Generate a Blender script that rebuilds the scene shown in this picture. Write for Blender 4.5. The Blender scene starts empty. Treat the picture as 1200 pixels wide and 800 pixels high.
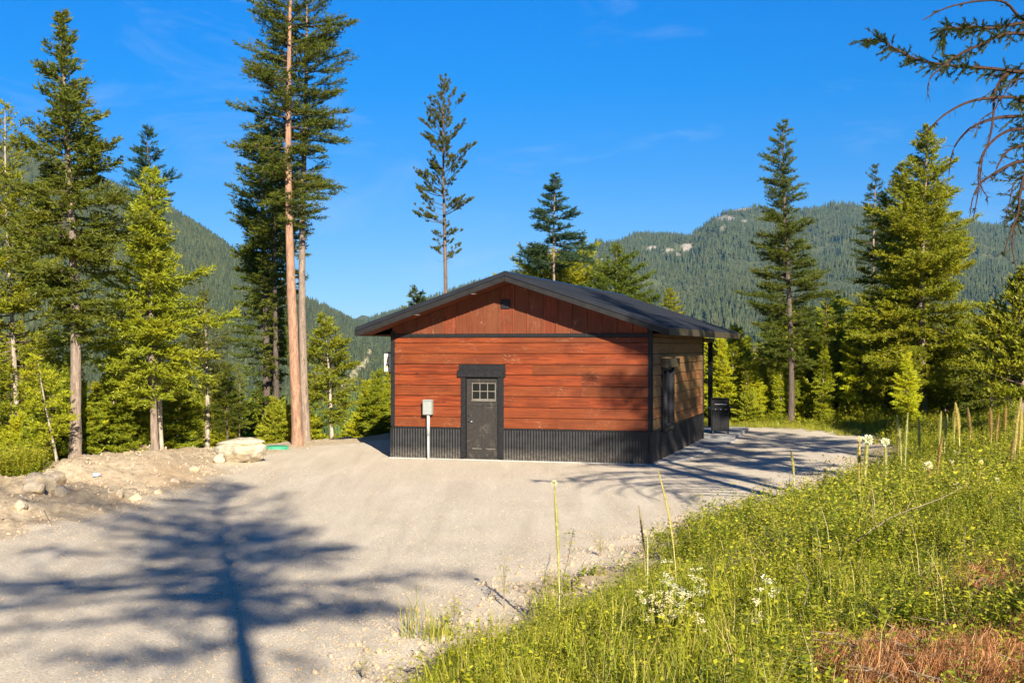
import bpy, bmesh, math, random
import numpy as np
from mathutils import Vector, Matrix

# ------------------------------------------------------------------ camera, sky, sun, exposure
S = bpy.context.scene
COL = S.collection
F, HZ, EYE = 1465.0, 406.4, 2.844          # focal length and horizon in photo pixels (1200 wide), eye height over the gravel
cam = bpy.data.cameras.new('camera')
camo = bpy.data.objects.new('camera', cam); COL.objects.link(camo)
cam.sensor_width = 36.0; cam.lens = 36.0 * F / 1200.0
cam.shift_y = (HZ - 400.0) / 1200.0
cam.clip_start = 0.1; cam.clip_end = 20000
camo.location = (0, 0, EYE); camo.rotation_euler = (math.radians(90), 0, 0)
S.camera = camo
SUN_AZ, SUN_EL = math.radians(166.1), math.radians(24.0)      # clockwise from +Y
sd = Vector((math.sin(SUN_AZ) * math.cos(SUN_EL), math.cos(SUN_AZ) * math.cos(SUN_EL), math.sin(SUN_EL)))
W = bpy.data.worlds.new('World'); S.world = W; W.use_nodes = True
wt = W.node_tree; bg = wt.nodes['Background']
sky = wt.nodes.new('ShaderNodeTexSky'); sky.sky_type = 'NISHITA'; sky.sun_disc = False
sky.sun_elevation = SUN_EL; sky.sun_rotation = SUN_AZ
sky.altitude = 1500; sky.air_density = 1.0; sky.dust_density = 0.0; sky.ozone_density = 3.0
def wn(t, **k):
    n = wt.nodes.new(t)
    for a, b in k.items(): setattr(n, a, b)
    return n
tc = wn('ShaderNodeTexCoord'); sep = wn('ShaderNodeSeparateXYZ')
wt.links.new(tc.outputs['Generated'], sep.inputs[0])
hsv = wn('ShaderNodeHueSaturation'); hsv.inputs['Saturation'].default_value = 1.0
# deep polarised blue overhead, pale blue at the horizon, all round
ramp = wn('ShaderNodeValToRGB')
e = ramp.color_ramp.elements
e[0].position = 0.0; e[0].color = (0.27, 0.38, 0.60, 1)
e[1].position = 0.60; e[1].color = (0.02, 0.28, 0.56, 1)
for p, c in ((0.072, (0.20, 0.36, 0.56, 1)), (0.139, (0.085, 0.345, 0.60, 1)), (0.204, (0.010, 0.37, 0.69, 1)), (0.267, (0.0, 0.39, 0.77, 1)), (0.42, (0.0, 0.33, 0.70, 1))):
    q = e.new(p); q.color = c
mul = wn('ShaderNodeMix', data_type='RGBA', blend_type='MULTIPLY'); mul.inputs[0].default_value = 1.0
wt.links.new(sky.outputs[0], hsv.inputs['Color'])
wt.links.new(sep.outputs['Z'], ramp.inputs[0])
wt.links.new(hsv.outputs[0], mul.inputs[6]); wt.links.new(ramp.outputs[0], mul.inputs[7])
# thin wisps of cirrus
mp = wn('ShaderNodeMapping'); mp.inputs['Scale'].default_value = (2.2, 2.2, 6.5); mp.inputs['Rotation'].default_value = (0.0, 0.5, 0.35)
mp.inputs['Location'].default_value = (11.9, 6.3, 2.59)
n1 = wn('ShaderNodeTexNoise'); n1.inputs['Scale'].default_value = 2.6; n1.inputs['Detail'].default_value = 8; n1.inputs['Roughness'].default_value = 0.62; n1.inputs['Distortion'].default_value = 0.6
cr = wn('ShaderNodeMapRange'); cr.inputs['From Min'].default_value = 0.55; cr.inputs['From Max'].default_value = 0.90; cr.inputs['To Max'].default_value = 0.42
mixc = wn('ShaderNodeMix', data_type='RGBA'); mixc.inputs[7].default_value = (2.9, 3.7, 5.0, 1)
wt.links.new(tc.outputs['Generated'], mp.inputs[0]); wt.links.new(mp.outputs[0], n1.inputs['Vector'])
wt.links.new(n1.outputs[0], cr.inputs[0]); wt.links.new(cr.outputs[0], mixc.inputs[0])
wt.links.new(mul.outputs[2], mixc.inputs[6]); wt.links.new(mixc.outputs[2], bg.inputs[0])
bg.inputs[1].default_value = 0.08
sl = bpy.data.lights.new('sun', 'SUN'); sl.energy = 5.0; sl.angle = math.radians(0.55); sl.color = (1.0, 0.91, 0.75)
so = bpy.data.objects.new('sun', sl); COL.objects.link(so)
so.rotation_euler = (-sd).to_track_quat('-Z', 'Y').to_euler()
S.view_settings.view_transform = 'Standard'; S.view_settings.look = 'None'
S.view_settings.exposure = 1.28; S.view_settings.gamma = 1.0
try:
    S.cycles.max_bounces = 6; S.cycles.transparent_max_bounces = 8; S.cycles.volume_bounces = 0
except Exception: pass

# ------------------------------------------------------------------ helpers
rng = np.random.default_rng(7)
R = random.Random(11)
def tag(o, label=None, cat=None, group=None, kind=None):
    if label: o['label'] = label
    if cat: o['category'] = cat
    if group: o['group'] = group
    if kind: o['kind'] = kind
    return o
def link(o, parent=None):
    COL.objects.link(o)
    if parent is not None: o.parent = parent
    return o
def empty(name, loc=(0, 0, 0), rz=0.0):
    o = bpy.data.objects.new(name, None); o.location = loc; o.rotation_euler = (0, 0, rz); o.empty_display_size = 0.2
    return link(o)
def mesh_np(name, V, Fc, n, mat=None, smooth=False):
    """V (k,3), Fc (m,n) of one face size"""
    V = np.asarray(V, np.float32); Fc = np.asarray(Fc, np.int32).reshape(-1, n)
    me = bpy.data.meshes.new(name)
    me.vertices.add(len(V)); me.vertices.foreach_set('co', V.ravel())
    me.loops.add(len(Fc) * n); me.loops.foreach_set('vertex_index', Fc.ravel())
    me.polygons.add(len(Fc)); me.polygons.foreach_set('loop_start', np.arange(len(Fc), dtype=np.int32) * n)
    try: me.polygons.foreach_set('loop_total', np.full(len(Fc), n, np.int32))
    except Exception: pass
    if smooth: me.polygons.foreach_set('use_smooth', np.ones(len(Fc), bool))
    me.update(calc_edges=True)
    if mat: me.materials.append(mat)
    return me
def obj_me(name, me, parent=None):
    return link(bpy.data.objects.new(name, me), parent)
class MB:
    """collects solids into one mesh"""
    def __init__(s): s.v = []; s.f = []
    def add(s, v, f):
        k = len(s.v); s.v += [tuple(p) for p in v]; s.f += [tuple(i + k for i in q) for q in f]; return s
    def box(s, x0, x1, y0, y1, z0, z1, b=0.0):
        if b <= 0:
            v = [(x, y, z) for x in (x0, x1) for y in (y0, y1) for z in (z0, z1)]
            return s.add(v, [(0, 1, 3, 2), (4, 6, 7, 5), (0, 4, 5, 1), (2, 3, 7, 6), (0, 2, 6, 4), (1, 5, 7, 3)])
        bm = bmesh.new(); bmesh.ops.create_cube(bm, size=1.0)
        for q in bm.verts:
            q.co = ((x0 + x1) / 2 + q.co.x * (x1 - x0), (y0 + y1) / 2 + q.co.y * (y1 - y0), (z0 + z1) / 2 + q.co.z * (z1 - z0))
        bmesh.ops.bevel(bm, geom=bm.edges[:], offset=b, segments=1, affect='EDGES')
        bm.verts.index_update()
        s.add([q.co[:] for q in bm.verts], [[q.index for q in f.verts] for f in bm.faces]); bm.free(); return s
    def tube(s, pts, rad, n=8, cap=True):
        pts = [Vector(p) for p in pts]; base = len(s.v); vs = []; fs = []
        for i, p in enumerate(pts):
            t = (pts[min(i + 1, len(pts) - 1)] - pts[max(i - 1, 0)]).normalized()
            a = t.cross(Vector((0, 0, 1)) if abs(t.z) < 0.9 else Vector((1, 0, 0))).normalized(); c = t.cross(a)
            r = rad[i] if hasattr(rad, '__len__') else rad
            for k in range(n):
                w = 2 * math.pi * k / n; vs.append(p + a * math.cos(w) * r + c * math.sin(w) * r)
        for i in range(len(pts) - 1):
            for k in range(n):
                fs.append((i * n + k, i * n + (k + 1) % n, (i + 1) * n + (k + 1) % n, (i + 1) * n + k))
        if cap: fs += [tuple(range(n))[::-1], tuple((len(pts) - 1) * n + k for k in range(n))]
        return s.add(vs, fs)
    def lathe(s, prof, cx, cy, n=16):
        vs = []; fs = []
        for r, z in prof:
            for k in range(n): w = 2 * math.pi * k / n; vs.append((cx + r * math.cos(w), cy + r * math.sin(w), z))
        for i in range(len(prof) - 1):
            for k in range(n): fs.append((i * n + k, i * n + (k + 1) % n, (i + 1) * n + (k + 1) % n, (i + 1) * n + k))
        fs += [tuple(range(n))[::-1], tuple((len(prof) - 1) * n + k for k in range(n))]
        return s.add(vs, fs)
    def me(s, name, mat, smooth=False):
        m = bpy.data.meshes.new(name); m.from_pydata(s.v, [], s.f); m.update()
        bm = bmesh.new(); bm.from_mesh(m); bmesh.ops.recalc_face_normals(bm, faces=bm.faces); bm.to_mesh(m); bm.free()
        if mat: m.materials.append(mat)
        if smooth: m.polygons.foreach_set('use_smooth', np.ones(len(m.polygons), bool))
        return m
    def build(s, name, mat, parent=None, smooth=False, label=None):
        o = obj_me(name, s.me(name, mat, smooth), parent)
        if label: o['label'] = label
        return o

# ---- numpy noise
def _hash(ix, iy, seed):
    h = (ix.astype(np.int64) * 374761393 + iy.astype(np.int64) * 668265263 + seed * 974634777) & 0x7fffffff
    h = ((h ^ (h >> 13)) * 1274126177) & 0x7fffffff
    return ((h ^ (h >> 16)) & 0xffff) / 65535.0
def vnoise(x, y, seed=0):
    ix = np.floor(x); iy = np.floor(y); fx = x - ix; fy = y - iy
    u = fx * fx * (3 - 2 * fx); v = fy * fy * (3 - 2 * fy)
    a = _hash(ix, iy, seed); b = _hash(ix + 1, iy, seed); c = _hash(ix, iy + 1, seed); d = _hash(ix + 1, iy + 1, seed)
    return (a * (1 - u) + b * u) * (1 - v) + (c * (1 - u) + d * u) * v
def fbm(x, y, seed=0, oct=5, gain=0.5):
    t = 0; a = 1; s = 0
    for i in range(oct):
        t = t + a * (vnoise(x * 2 ** i + 17.3 * i, y * 2 ** i - 9.1 * i, seed + i) - 0.5); s += a; a *= gain
    return t / s * 2
def ss(x, a, b):
    t = np.clip((x - a) / (b - a), 0, 1); return t * t * (3 - 2 * t)

# ------------------------------------------------------------------ materials
class NT:
    def __init__(s, name):
        s.m = bpy.data.materials.new(name); s.m.use_nodes = True; s.t = s.m.node_tree
        s.p = s.t.nodes['Principled BSDF']; s.out = s.t.nodes['Material Output']
    def n(s, t, **k):
        q = s.t.nodes.new(t)
        for a, b in k.items():
            if a[:2] == 'i_':
                key = a[2:].replace('_', ' '); q.inputs[key].default_value = b
            else: setattr(q, a, b)
        return q
    def l(s, a, b): s.t.links.new(a, b)
    def coord(s, kind='Object', scale=(1, 1, 1), rand=False):
        c = s.n('ShaderNodeTexCoord'); src = c.outputs[kind]
        if rand:
            oi = s.n('ShaderNodeObjectInfo'); ml = s.n('ShaderNodeMath', operation='MULTIPLY'); ml.inputs[1].default_value = 91.7
            s.l(oi.outputs['Random'], ml.inputs[0]); ad = s.n('ShaderNodeVectorMath', operation='ADD')
            s.l(src, ad.inputs[0]); s.l(ml.outputs[0], ad.inputs[1]); src = ad.outputs[0]
        m = s.n('ShaderNodeMapping'); m.inputs['Scale'].default_value = scale; s.l(src, m.inputs[0]); return m.outputs[0]
    def noise(s, vec, scale, detail=4, rough=0.55, dist=0.0):
        q = s.n('ShaderNodeTexNoise'); q.inputs['Scale'].default_value = scale; q.inputs['Detail'].default_value = detail
        q.inputs['Roughness'].default_value = rough; q.inputs['Distortion'].default_value = dist; s.l(vec, q.inputs['Vector']); return q.outputs[0]
    def ramp(s, fac, stops):
        q = s.n('ShaderNodeValToRGB'); s.l(fac, q.inputs[0]); e = q.color_ramp.elements
        while len(e) < len(stops): e.new(0.5)
        for i, (p, c) in enumerate(stops): e[i].position = p; e[i].color = tuple(c) + (1,) if len(c) == 3 else c
        return q.outputs[0]
    def mix(s, fac, a, b, mode='MIX'):
        q = s.n('ShaderNodeMix', data_type='RGBA', blend_type=mode)
        for v, i in ((fac, 0), (a, 6), (b, 7)):
            if isinstance(v, (int, float)): q.inputs[i].default_value = v
            elif isinstance(v, tuple): q.inputs[i].default_value = v + (1,) if len(v) == 3 else v
            else: s.l(v, q.inputs[i])
        return q.outputs[2]
    def rng(s, v, a, b, c=0.0, d=1.0):
        q = s.n('ShaderNodeMapRange'); s.l(v, q.inputs[0])
        for i, x in zip((1, 2, 3, 4), (a, b, c, d)): q.inputs[i].default_value = x
        return q.outputs[0]
    def bump(s, h, strength=0.3, dist=0.02):
        q = s.n('ShaderNodeBump'); q.inputs['Strength'].default_value = strength; q.inputs['Distance'].default_value = dist
        s.l(h, q.inputs['Height']); s.l(q.outputs[0], s.p.inputs['Normal'])
    def base(s, c):
        if isinstance(c, tuple): s.p.inputs['Base Color'].default_value = c + (1,)
        else: s.l(c, s.p.inputs['Base Color'])
    def rough(s, v):
        if isinstance(v, (int, float)): s.p.inputs['Roughness'].default_value = v
        else: s.l(v, s.p.inputs['Roughness'])

def mat_simple(name, col, rough=0.6, metal=0.0, var=0.25, scale=8, bump=0.1):
    t = NT(name); v = t.coord(); n = t.noise(v, scale, 6, 0.6)
    lo = tuple(c * (1 - var) for c in col); hi = tuple(min(1, c * (1 + var)) for c in col)
    t.base(t.ramp(n, [(0.3, lo), (0.7, hi)])); t.rough(rough); t.p.inputs['Metallic'].default_value = metal
    if bump: t.bump(n, bump, 0.01)
    if max(col) < .1 and metal == 0: t.p.inputs['Specular IOR Level'].default_value = 0.2
    return t.m
def mat_wood(name, dark, mid, lite, axis='x', gloss=0.42):
    t = NT(name)
    sc = {'x': (0.55, 6, 9), 'y': (6, 0.55, 9), 'z': (9, 6, 0.55)}[axis]
    v = t.coord('Object', sc, rand=True); v2 = t.coord('Object', (1, 1, 1), rand=True)
    g = t.noise(v, 2.2, 8, 0.68, 0.8)
    big = t.noise(v2, 1.1, 3, 0.5)
    c = t.ramp(g, [(0.25, dark), (0.5, mid), (0.78, lite)])
    oi = t.n('ShaderNodeObjectInfo')
    c = t.mix(t.rng(oi.outputs['Random'], 0, 1, 0.0, 0.75), c, (mid[0] * .75, mid[1] * 1.2, mid[2] * 1.3))
    c = t.mix(t.rng(big, 0.45, 0.75, 0, 0.5), c, tuple(x * 0.62 for x in dark))
    # knots and pale weathered scuffs
    kv = t.n('ShaderNodeTexVoronoi', i_Scale=1.0); kc = {'x': (1.3, 4, 4.2), 'y': (4, 1.3, 4.2), 'z': (4.2, 4, 1.3)}[axis]
    t.l(t.coord('Object', kc, rand=True), kv.inputs['Vector'])
    c = t.mix(t.rng(kv.outputs['Distance'], 0.05, 0.10, 0.85, 0), c, (0.05, 0.014, 0.007))
    sv = t.noise(t.coord('Object', {'x': (5, 14, 22), 'y': (14, 5, 22), 'z': (22, 14, 5)}[axis], rand=True), 1.6, 4, 0.7, 1.5)
    sc2 = t.noise(v2, 1.7, 2)
    m = t.n('ShaderNodeMath', operation='MULTIPLY'); t.l(t.rng(sv, 0.56, 0.66, 0, 0.75), m.inputs[0]); t.l(t.rng(sc2, 0.5, 0.62), m.inputs[1])
    c = t.mix(m.outputs[0], c, (0.33, 0.20, 0.12))
    t.base(c); t.rough(gloss); t.bump(g, 0.35, 0.006)
    t.p.inputs['Specular IOR Level'].default_value = 0.22
    return t.m
M = {}
M['siding'] = mat_wood('red_stained_wood', (0.045, 0.009, 0.004), (0.165, 0.030, 0.008), (0.34, 0.072, 0.014), 'x', 0.5)
M['siding_side_lit'] = mat_wood('red_stained_wood_side_lit', (0.10, 0.035, 0.014), (0.26, 0.105, 0.042), (0.40, 0.19, 0.08), 'y', 0.45)  # same siding in a paler tan, grazing sunlight mixed into the colour
M['gable'] = mat_wood('gable_stained_wood', (0.075, 0.016, 0.007), (0.155, 0.034, 0.013), (0.24, 0.062, 0.024), 'z', 0.55)
M['black_wood'] = mat_simple('black_painted_wood', (0.014, 0.014, 0.015), 0.5, 0, 0.4, 14, 0.3)
M['fascia'] = mat_simple('dark_fascia_paint', (0.017, 0.016, 0.016), 0.5, 0, 0.3, 6, 0.2)
M['beam'] = mat_simple('olive_beam_wood', (0.075, 0.060, 0.035), 0.6, 0, 0.4, 12, 0.3)
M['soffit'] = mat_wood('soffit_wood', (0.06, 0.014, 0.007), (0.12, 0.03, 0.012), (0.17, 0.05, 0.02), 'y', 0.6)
M['corr'] = mat_simple('black_corrugated_steel', (0.012, 0.012, 0.013), 0.48, 0.3, 0.5, 5, 0.05)
def mat_corr():
    t = NT('black_corrugated_steel'); v = t.coord(); n = t.noise(v, 5, 6, 0.65); g = t.noise(v, 16, 5, 0.7)
    sx = t.n('ShaderNodeSeparateXYZ'); t.l(v, sx.inputs[0]); c = t.ramp(n, [(0.3, (0.008, 0.008, 0.009)), (0.7, (0.018, 0.018, 0.02))])
    m = t.n('ShaderNodeMath', operation='MULTIPLY'); t.l(t.rng(sx.outputs['Z'], 0.0, 0.32, 0.9, 0.0), m.inputs[0]); t.l(t.rng(g, 0.35, 0.7, 0.1, 0.9), m.inputs[1])
    c = t.mix(m.outputs[0], c, (0.16, 0.135, 0.105)); c = t.mix(t.rng(g, 0.66, 0.74, 0, 0.5), c, (0.10, 0.09, 0.075)); t.base(c); t.rough(t.rng(n, .3, .7, .35, .6)); t.p.inputs['Metallic'].default_value = 0.3; return t.m
M['corr'] = mat_corr()
M['roof'] = mat_simple('dark_roof_steel', (0.022, 0.024, 0.03), 0.38, 0.4, 0.25, 2, 0.03)
def mat_door():
    t = NT('scuffed_black_door'); v = t.coord()
    a = t.noise(v, 3.5, 7, 0.7, 0.6); b = t.noise(v, 14, 5, 0.7)
    c = t.ramp(b, [(0.3, (0.020, 0.018, 0.017)), (0.7, (0.040, 0.035, 0.031))])
    c = t.mix(t.rng(a, 0.55, 0.72, 0, 0.6), c, (0.13, 0.11, 0.09)); t.base(c); t.p.inputs['Specular IOR Level'].default_value = .2; t.rough(0.6); t.bump(b, 0.15, 0.005); return t.m
M['door'] = mat_door()
M['muntin'] = mat_simple('pale_muntin', (0.19, 0.17, 0.14), 0.5)
M['steel'] = mat_simple('galvanised_steel', (0.42, 0.43, 0.42), 0.45, 0.4, 0.12, 20, 0.05)
M['greybox'] = mat_simple('grey_meter_paint', (0.27, 0.29, 0.27), 0.5, 0.1, 0.1, 12, 0.03)
M['pvc'] = mat_simple('grey_pvc', (0.34, 0.355, 0.35), 0.5, 0, 0.1, 12, 0)
M['white'] = mat_simple('white_enamel', (0.50, 0.49, 0.43), 0.4, 0, 0.06, 9, 0)
M['dark'] = mat_simple('dark_plastic', (0.02, 0.02, 0.028), 0.5, 0, 0.3, 20, 0)
M['yellow'] = mat_simple('yellow_print', (0.75, 0.75, 0.03), 0.5, 0, 0.05, 9, 0)
M['blue'] = mat_simple('blue_print', (0.03, 0.03, 0.30), 0.5, 0, 0.05, 9, 0)
M['grill'] = mat_simple('black_grill_enamel', (0.007, 0.007, 0.008), 0.4, 0.0, 0.3, 12, 0.02)
M['chrome'] = mat_simple('worn_steel', (0.35, 0.36, 0.40), 0.3, 0.9, 0.2, 12, 0)
M['concrete'] = mat_simple('concrete', (0.36, 0.35, 0.33), 0.85, 0, 0.18, 5, 0.2)
M['green_lid'] = mat_simple('green_plastic', (0.05, 0.28, 0.16), 0.5, 0, 0.15, 8, 0)
M['red_plastic'] = mat_simple('red_plastic', (0.5, 0.05, 0.03), 0.5, 0, 0.1, 8, 0)
M['paleblue'] = mat_simple('pale_blue_plastic', (0.35, 0.5, 0.75), 0.4, 0, 0.1, 8, 0)
M['lamp'] = mat_simple('white_lamp_trim', (0.8, 0.78, 0.7), 0.4, 0, 0.04, 8, 0)
def mat_glass():
    t = NT('dark_window_glass'); t.base((0.008, 0.009, 0.009)); t.rough(0.08); t.p.inputs['Specular IOR Level'].default_value = 0.35; return t.m
M['glass'] = mat_glass()
def mat_bark():
    t = NT('bark'); oi = t.n('ShaderNodeObjectInfo')
    v = t.coord('Object', (14, 14, 2.2)); n = t.noise(v, 1.5, 7, 0.7, 0.8); n2 = t.noise(t.coord('Object', (1, 1, .35)), 1.6, 3)
    c = t.mix(t.rng(n, 0.35, 0.65), t.mix(1.0, oi.outputs['Color'], (0.4, 0.38, 0.38), 'MULTIPLY'), t.mix(1.0, oi.outputs['Color'], (1.25, 1.2, 1.15), 'MULTIPLY'))
    c = t.mix(t.rng(n2, 0.5, 0.7, 0, 0.45), c, (0.16, 0.13, 0.10))
    t.base(c); t.rough(0.9); t.bump(n, 0.8, 0.03); return t.m
M['bark'] = mat_bark()
def mat_leaf(name, gloss=0.5, transl=0.35, var=0.55, warm=(1.35, 1.05, 0.55)):
    t = NT(name); oi = t.n('ShaderNodeObjectInfo'); ge = t.n('ShaderNodeNewGeometry')
    v = t.coord('Object'); n = t.noise(v, 1.1, 3)
    c = oi.outputs['Color']
    c = t.mix(t.rng(ge.outputs['Random Per Island'], 0, 1, 0, var), c, t.mix(1.0, c, (0.42, 0.5, 0.6), 'MULTIPLY'))
    c = t.mix(t.rng(n, 0.45, 0.72, 0, 0.6), c, t.mix(1.0, c, warm, 'MULTIPLY'))
    t.base(c); t.rough(gloss); t.p.inputs['Specular IOR Level'].default_value = 0.25
    tr = t.n('ShaderNodeBsdfTranslucent'); t.l(t.mix(1.0, c, (1.5, 1.5, 0.6), 'MULTIPLY'), tr.inputs[0])
    mx = t.n('ShaderNodeMixShader'); mx.inputs[0].default_value = transl
    t.l(t.p.outputs[0], mx.inputs[1]); t.l(tr.outputs[0], mx.inputs[2]); t.l(mx.outputs[0], t.out.inputs[0]); return t.m
M['needle'] = mat_leaf('conifer_needles')
def mat_leafc(name, cols, transl=0.35):
    t = NT(name); ge = t.n('ShaderNodeNewGeometry'); oi = t.n('ShaderNodeObjectInfo')
    c = t.ramp(ge.outputs['Random Per Island'], cols)
    c2 = t.mix(t.rng(oi.outputs['Random'], 0, 1, 0, 0.5), c, t.mix(1.0, c, (1.35, 1.05, 0.7), 'MULTIPLY'))
    t.base(c2); t.rough(0.5); t.p.inputs['Specular IOR Level'].default_value = 0.3
    tr = t.n('ShaderNodeBsdfTranslucent'); t.l(t.mix(1.0, c2, (1.4, 1.5, 0.6), 'MULTIPLY'), tr.inputs[0])
    mx = t.n('ShaderNodeMixShader'); mx.inputs[0].default_value = transl
    t.l(t.p.outputs[0], mx.inputs[1]); t.l(tr.outputs[0], mx.inputs[2]); t.l(mx.outputs[0], t.out.inputs[0]); return t.m
M['grass'] = mat_leafc('grass_blades', [(0, (0.12, 0.15, 0.012)), (0.45, (0.25, 0.29, 0.018)), (0.85, (0.36, 0.38, 0.035)), (1, (0.50, 0.40, 0.16))])
M['forb'] = mat_leafc('forb_leaves', [(0, (0.10, 0.12, 0.012)), (0.35, (0.28, 0.31, 0.02)), (0.85, (0.46, 0.46, 0.04)), (1, (0.45, 0.36, 0.14))])
M['forb2'] = mat_leafc('broad_leaves', [(0, (0.08, 0.12, 0.012)), (0.5, (0.22, 0.28, 0.02)), (1, (0.42, 0.44, 0.04))], .4)
M['straw'] = mat_leafc('dry_stems', [(0, (0.30, 0.22, 0.10)), (1, (0.55, 0.46, 0.24))], .2)
M['petal'] = mat_leafc('cream_petals', [(0, (0.6, 0.6, 0.42)), (1, (0.85, 0.82, 0.66))], 0.2)
M['stalk'] = mat_leafc('beargrass_stalk', [(0, (0.46, 0.46, 0.16)), (1, (0.74, 0.70, 0.42))], 0.3)
M['tanstalk'] = mat_leafc('tan_seed_heads', [(0, (0.34, 0.26, 0.10)), (1, (0.58, 0.46, 0.24))], 0.2)
M['deadneedle'] = mat_leafc('dead_orange_needles', [(0, (0.12, 0.06, 0.03)), (0.4, (0.38, 0.17, 0.065)), (0.75, (0.55, 0.27, 0.11)), (1, (0.60, 0.42, 0.25))], 0.2)
M['twig'] = mat_simple('dead_twig', (0.22, 0.17, 0.12), 0.85, 0, 0.4, 15, 0.3)
M['hangwood'] = mat_simple('reddish_branch_bark', (0.050, 0.026, 0.018), 0.8, 0, 0.5, 30, 0.3)
def mat_rock(name, a, b, c_, sc=3):
    t = NT(name); v = t.coord('Object'); n = t.noise(v, sc, 9, 0.65, 0.4); n2 = t.noise(v, sc * 0.5, 3); n3 = t.noise(v, sc * 9, 4, 0.7)
    c = t.ramp(n, [(0.3, a), (0.5, b), (0.7, c_)]); c = t.mix(t.rng(n2, 0.5, 0.65, 0, 0.6), c, (0.50, 0.38, 0.20))
    c = t.mix(t.rng(n3, 0.55, 0.75, 0, 0.35), c, (0.2, 0.17, 0.13))
    t.base(c); t.rough(0.9); t.bump(n, 0.7, 0.06); return t.m
M['rock'] = mat_rock('boulder_stone', (0.17, 0.14, 0.10), (0.38, 0.33, 0.245), (0.50, 0.46, 0.36))
M['rock2'] = mat_rock('bank_stone', (0.26, 0.20, 0.14), (0.42, 0.34, 0.24), (0.52, 0.44, 0.33), 6)
M['pebble'] = mat_leafc('gravel_stones', [(0, (0.14, 0.11, 0.08)), (0.5, (0.25, 0.20, 0.15)), (1, (0.36, 0.30, 0.23))], 0.0)

def mat_ground():
    t = NT('gravel_soil_and_turf'); v = t.coord('Object')
    at = t.n('ShaderNodeVertexColor', layer_name='zone'); sp = t.n('ShaderNodeSeparateColor'); t.l(at.outputs[0], sp.inputs[0])
    f = t.noise(v, 30, 6, 0.82); f2 = t.noise(v, 7, 5, 0.65); f3 = t.noise(v, 0.5, 4, 0.6); f4 = t.noise(v, 0.13, 3, 0.5)
    gr = t.ramp(f, [(0.36, (0.22, 0.175, 0.13)), (0.45, (0.56, 0.475, 0.365)), (0.55, (0.66, 0.57, 0.445)), (0.66, (0.90, 0.82, 0.68))])
    gr = t.mix(t.rng(f3, 0.42, 0.66, 0, 0.55), gr, (0.64, 0.545, 0.415)); gr = t.mix(t.rng(f4, 0.5, 0.7, 0, 0.4), gr, (0.54, 0.46, 0.35))
    tk = t.n('ShaderNodeMapping'); tk.inputs['Rotation'].default_value = (0, 0, .55); tk.inputs['Scale'].default_value = (1.5, .16, 1); t.l(v, tk.inputs[0]); tn = t.noise(tk.outputs[0], 1.3, 4, 0.6, 0.5)
    gr = t.mix(t.rng(tn, 0.52, 0.62, 0, 0.4), gr, (0.47, 0.395, 0.30)); gr = t.mix(t.rng(tn, 0.46, 0.36, 0, 0.4), gr, (0.74, 0.65, 0.52))
    gr = t.mix(t.rng(f2, 0.58, 0.75, 0, 0.4), gr, (0.42, 0.345, 0.26))
    so_ = t.ramp(f2, [(0.30, (0.22, 0.155, 0.095)), (0.44, (0.45, 0.345, 0.225)), (0.58, (0.56, 0.45, 0.305)), (0.72, (0.66, 0.56, 0.41))])
    so_ = t.mix(t.rng(f3, 0.5, 0.64, 0, 0.55), so_, (0.46, 0.31, 0.18)); so_ = t.mix(t.rng(f, 0.5, 0.72, 0, 0.5), so_, (0.56, 0.47, 0.35))
    tf = t.ramp(f2, [(0.3, (0.045, 0.05, 0.018)), (0.55, (0.10, 0.11, 0.03)), (0.75, (0.20, 0.16, 0.08))])
    c = t.mix(sp.outputs[0], gr, so_); c = t.mix(sp.outputs[1], c, tf)
    t.base(c); t.rough(0.95); t.p.inputs['Specular IOR Level'].default_value = 0.1
    t.bump(t.mix(0.35, f, f2), 0.7, 0.045); return t.m
M['ground'] = mat_ground()
def mat_mountain():
    t = NT('mountain_cover'); v = t.coord('Object')
    at = t.n('ShaderNodeVertexColor', layer_name='zone'); sp = t.n('ShaderNodeSeparateColor'); t.l(at.outputs[0], sp.inputs[0])
    a = t.noise(v, 0.02, 6, 0.6); b = t.noise(v, 0.09, 5, 0.6)
    fo = t.ramp(a, [(0.3, (0.045, 0.055, 0.026)), (0.7, (0.105, 0.11, 0.05))])
    ro = t.ramp(b, [(0.35, (0.20, 0.17, 0.15)), (0.55, (0.42, 0.36, 0.30)), (0.7, (0.12, 0.12, 0.08))])
    tr = t.ramp(b, [(0.3, (0.30, 0.27, 0.13)), (0.7, (0.5, 0.43, 0.26))])
    c = t.mix(sp.outputs[0], fo, ro); c = t.mix(sp.outputs[1], c, tr)
    t.base(c); t.rough(0.95); t.p.inputs['Specular IOR Level'].default_value = 0.05; return t.m
M['mountain'] = mat_mountain()
def mat_far(name, col):
    t = NT(name); oi = t.n('ShaderNodeObjectInfo'); ge = t.n('ShaderNodeNewGeometry')
    v = t.n('ShaderNodeTexCoord'); n = t.noise(ge.outputs['Position'], 0.012, 4, 0.6)
    c = t.mix(t.rng(oi.outputs['Random'], 0, 1, 0, 1), tuple(x * 0.6 for x in col), tuple(x * 1.35 for x in col))
    c = t.mix(t.rng(n, 0.45, 0.7, 0, 0.6), c, (col[0] * 1.8, col[1] * 1.4, col[2]))
    t.base(c); t.rough(0.8); t.p.inputs['Specular IOR Level'].default_value = 0.1; return t.m
M['far'] = mat_far('distant_conifers', (0.048, 0.060, 0.026))
M['mid'] = mat_far('valley_conifers', (0.055, 0.085, 0.020))

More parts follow.
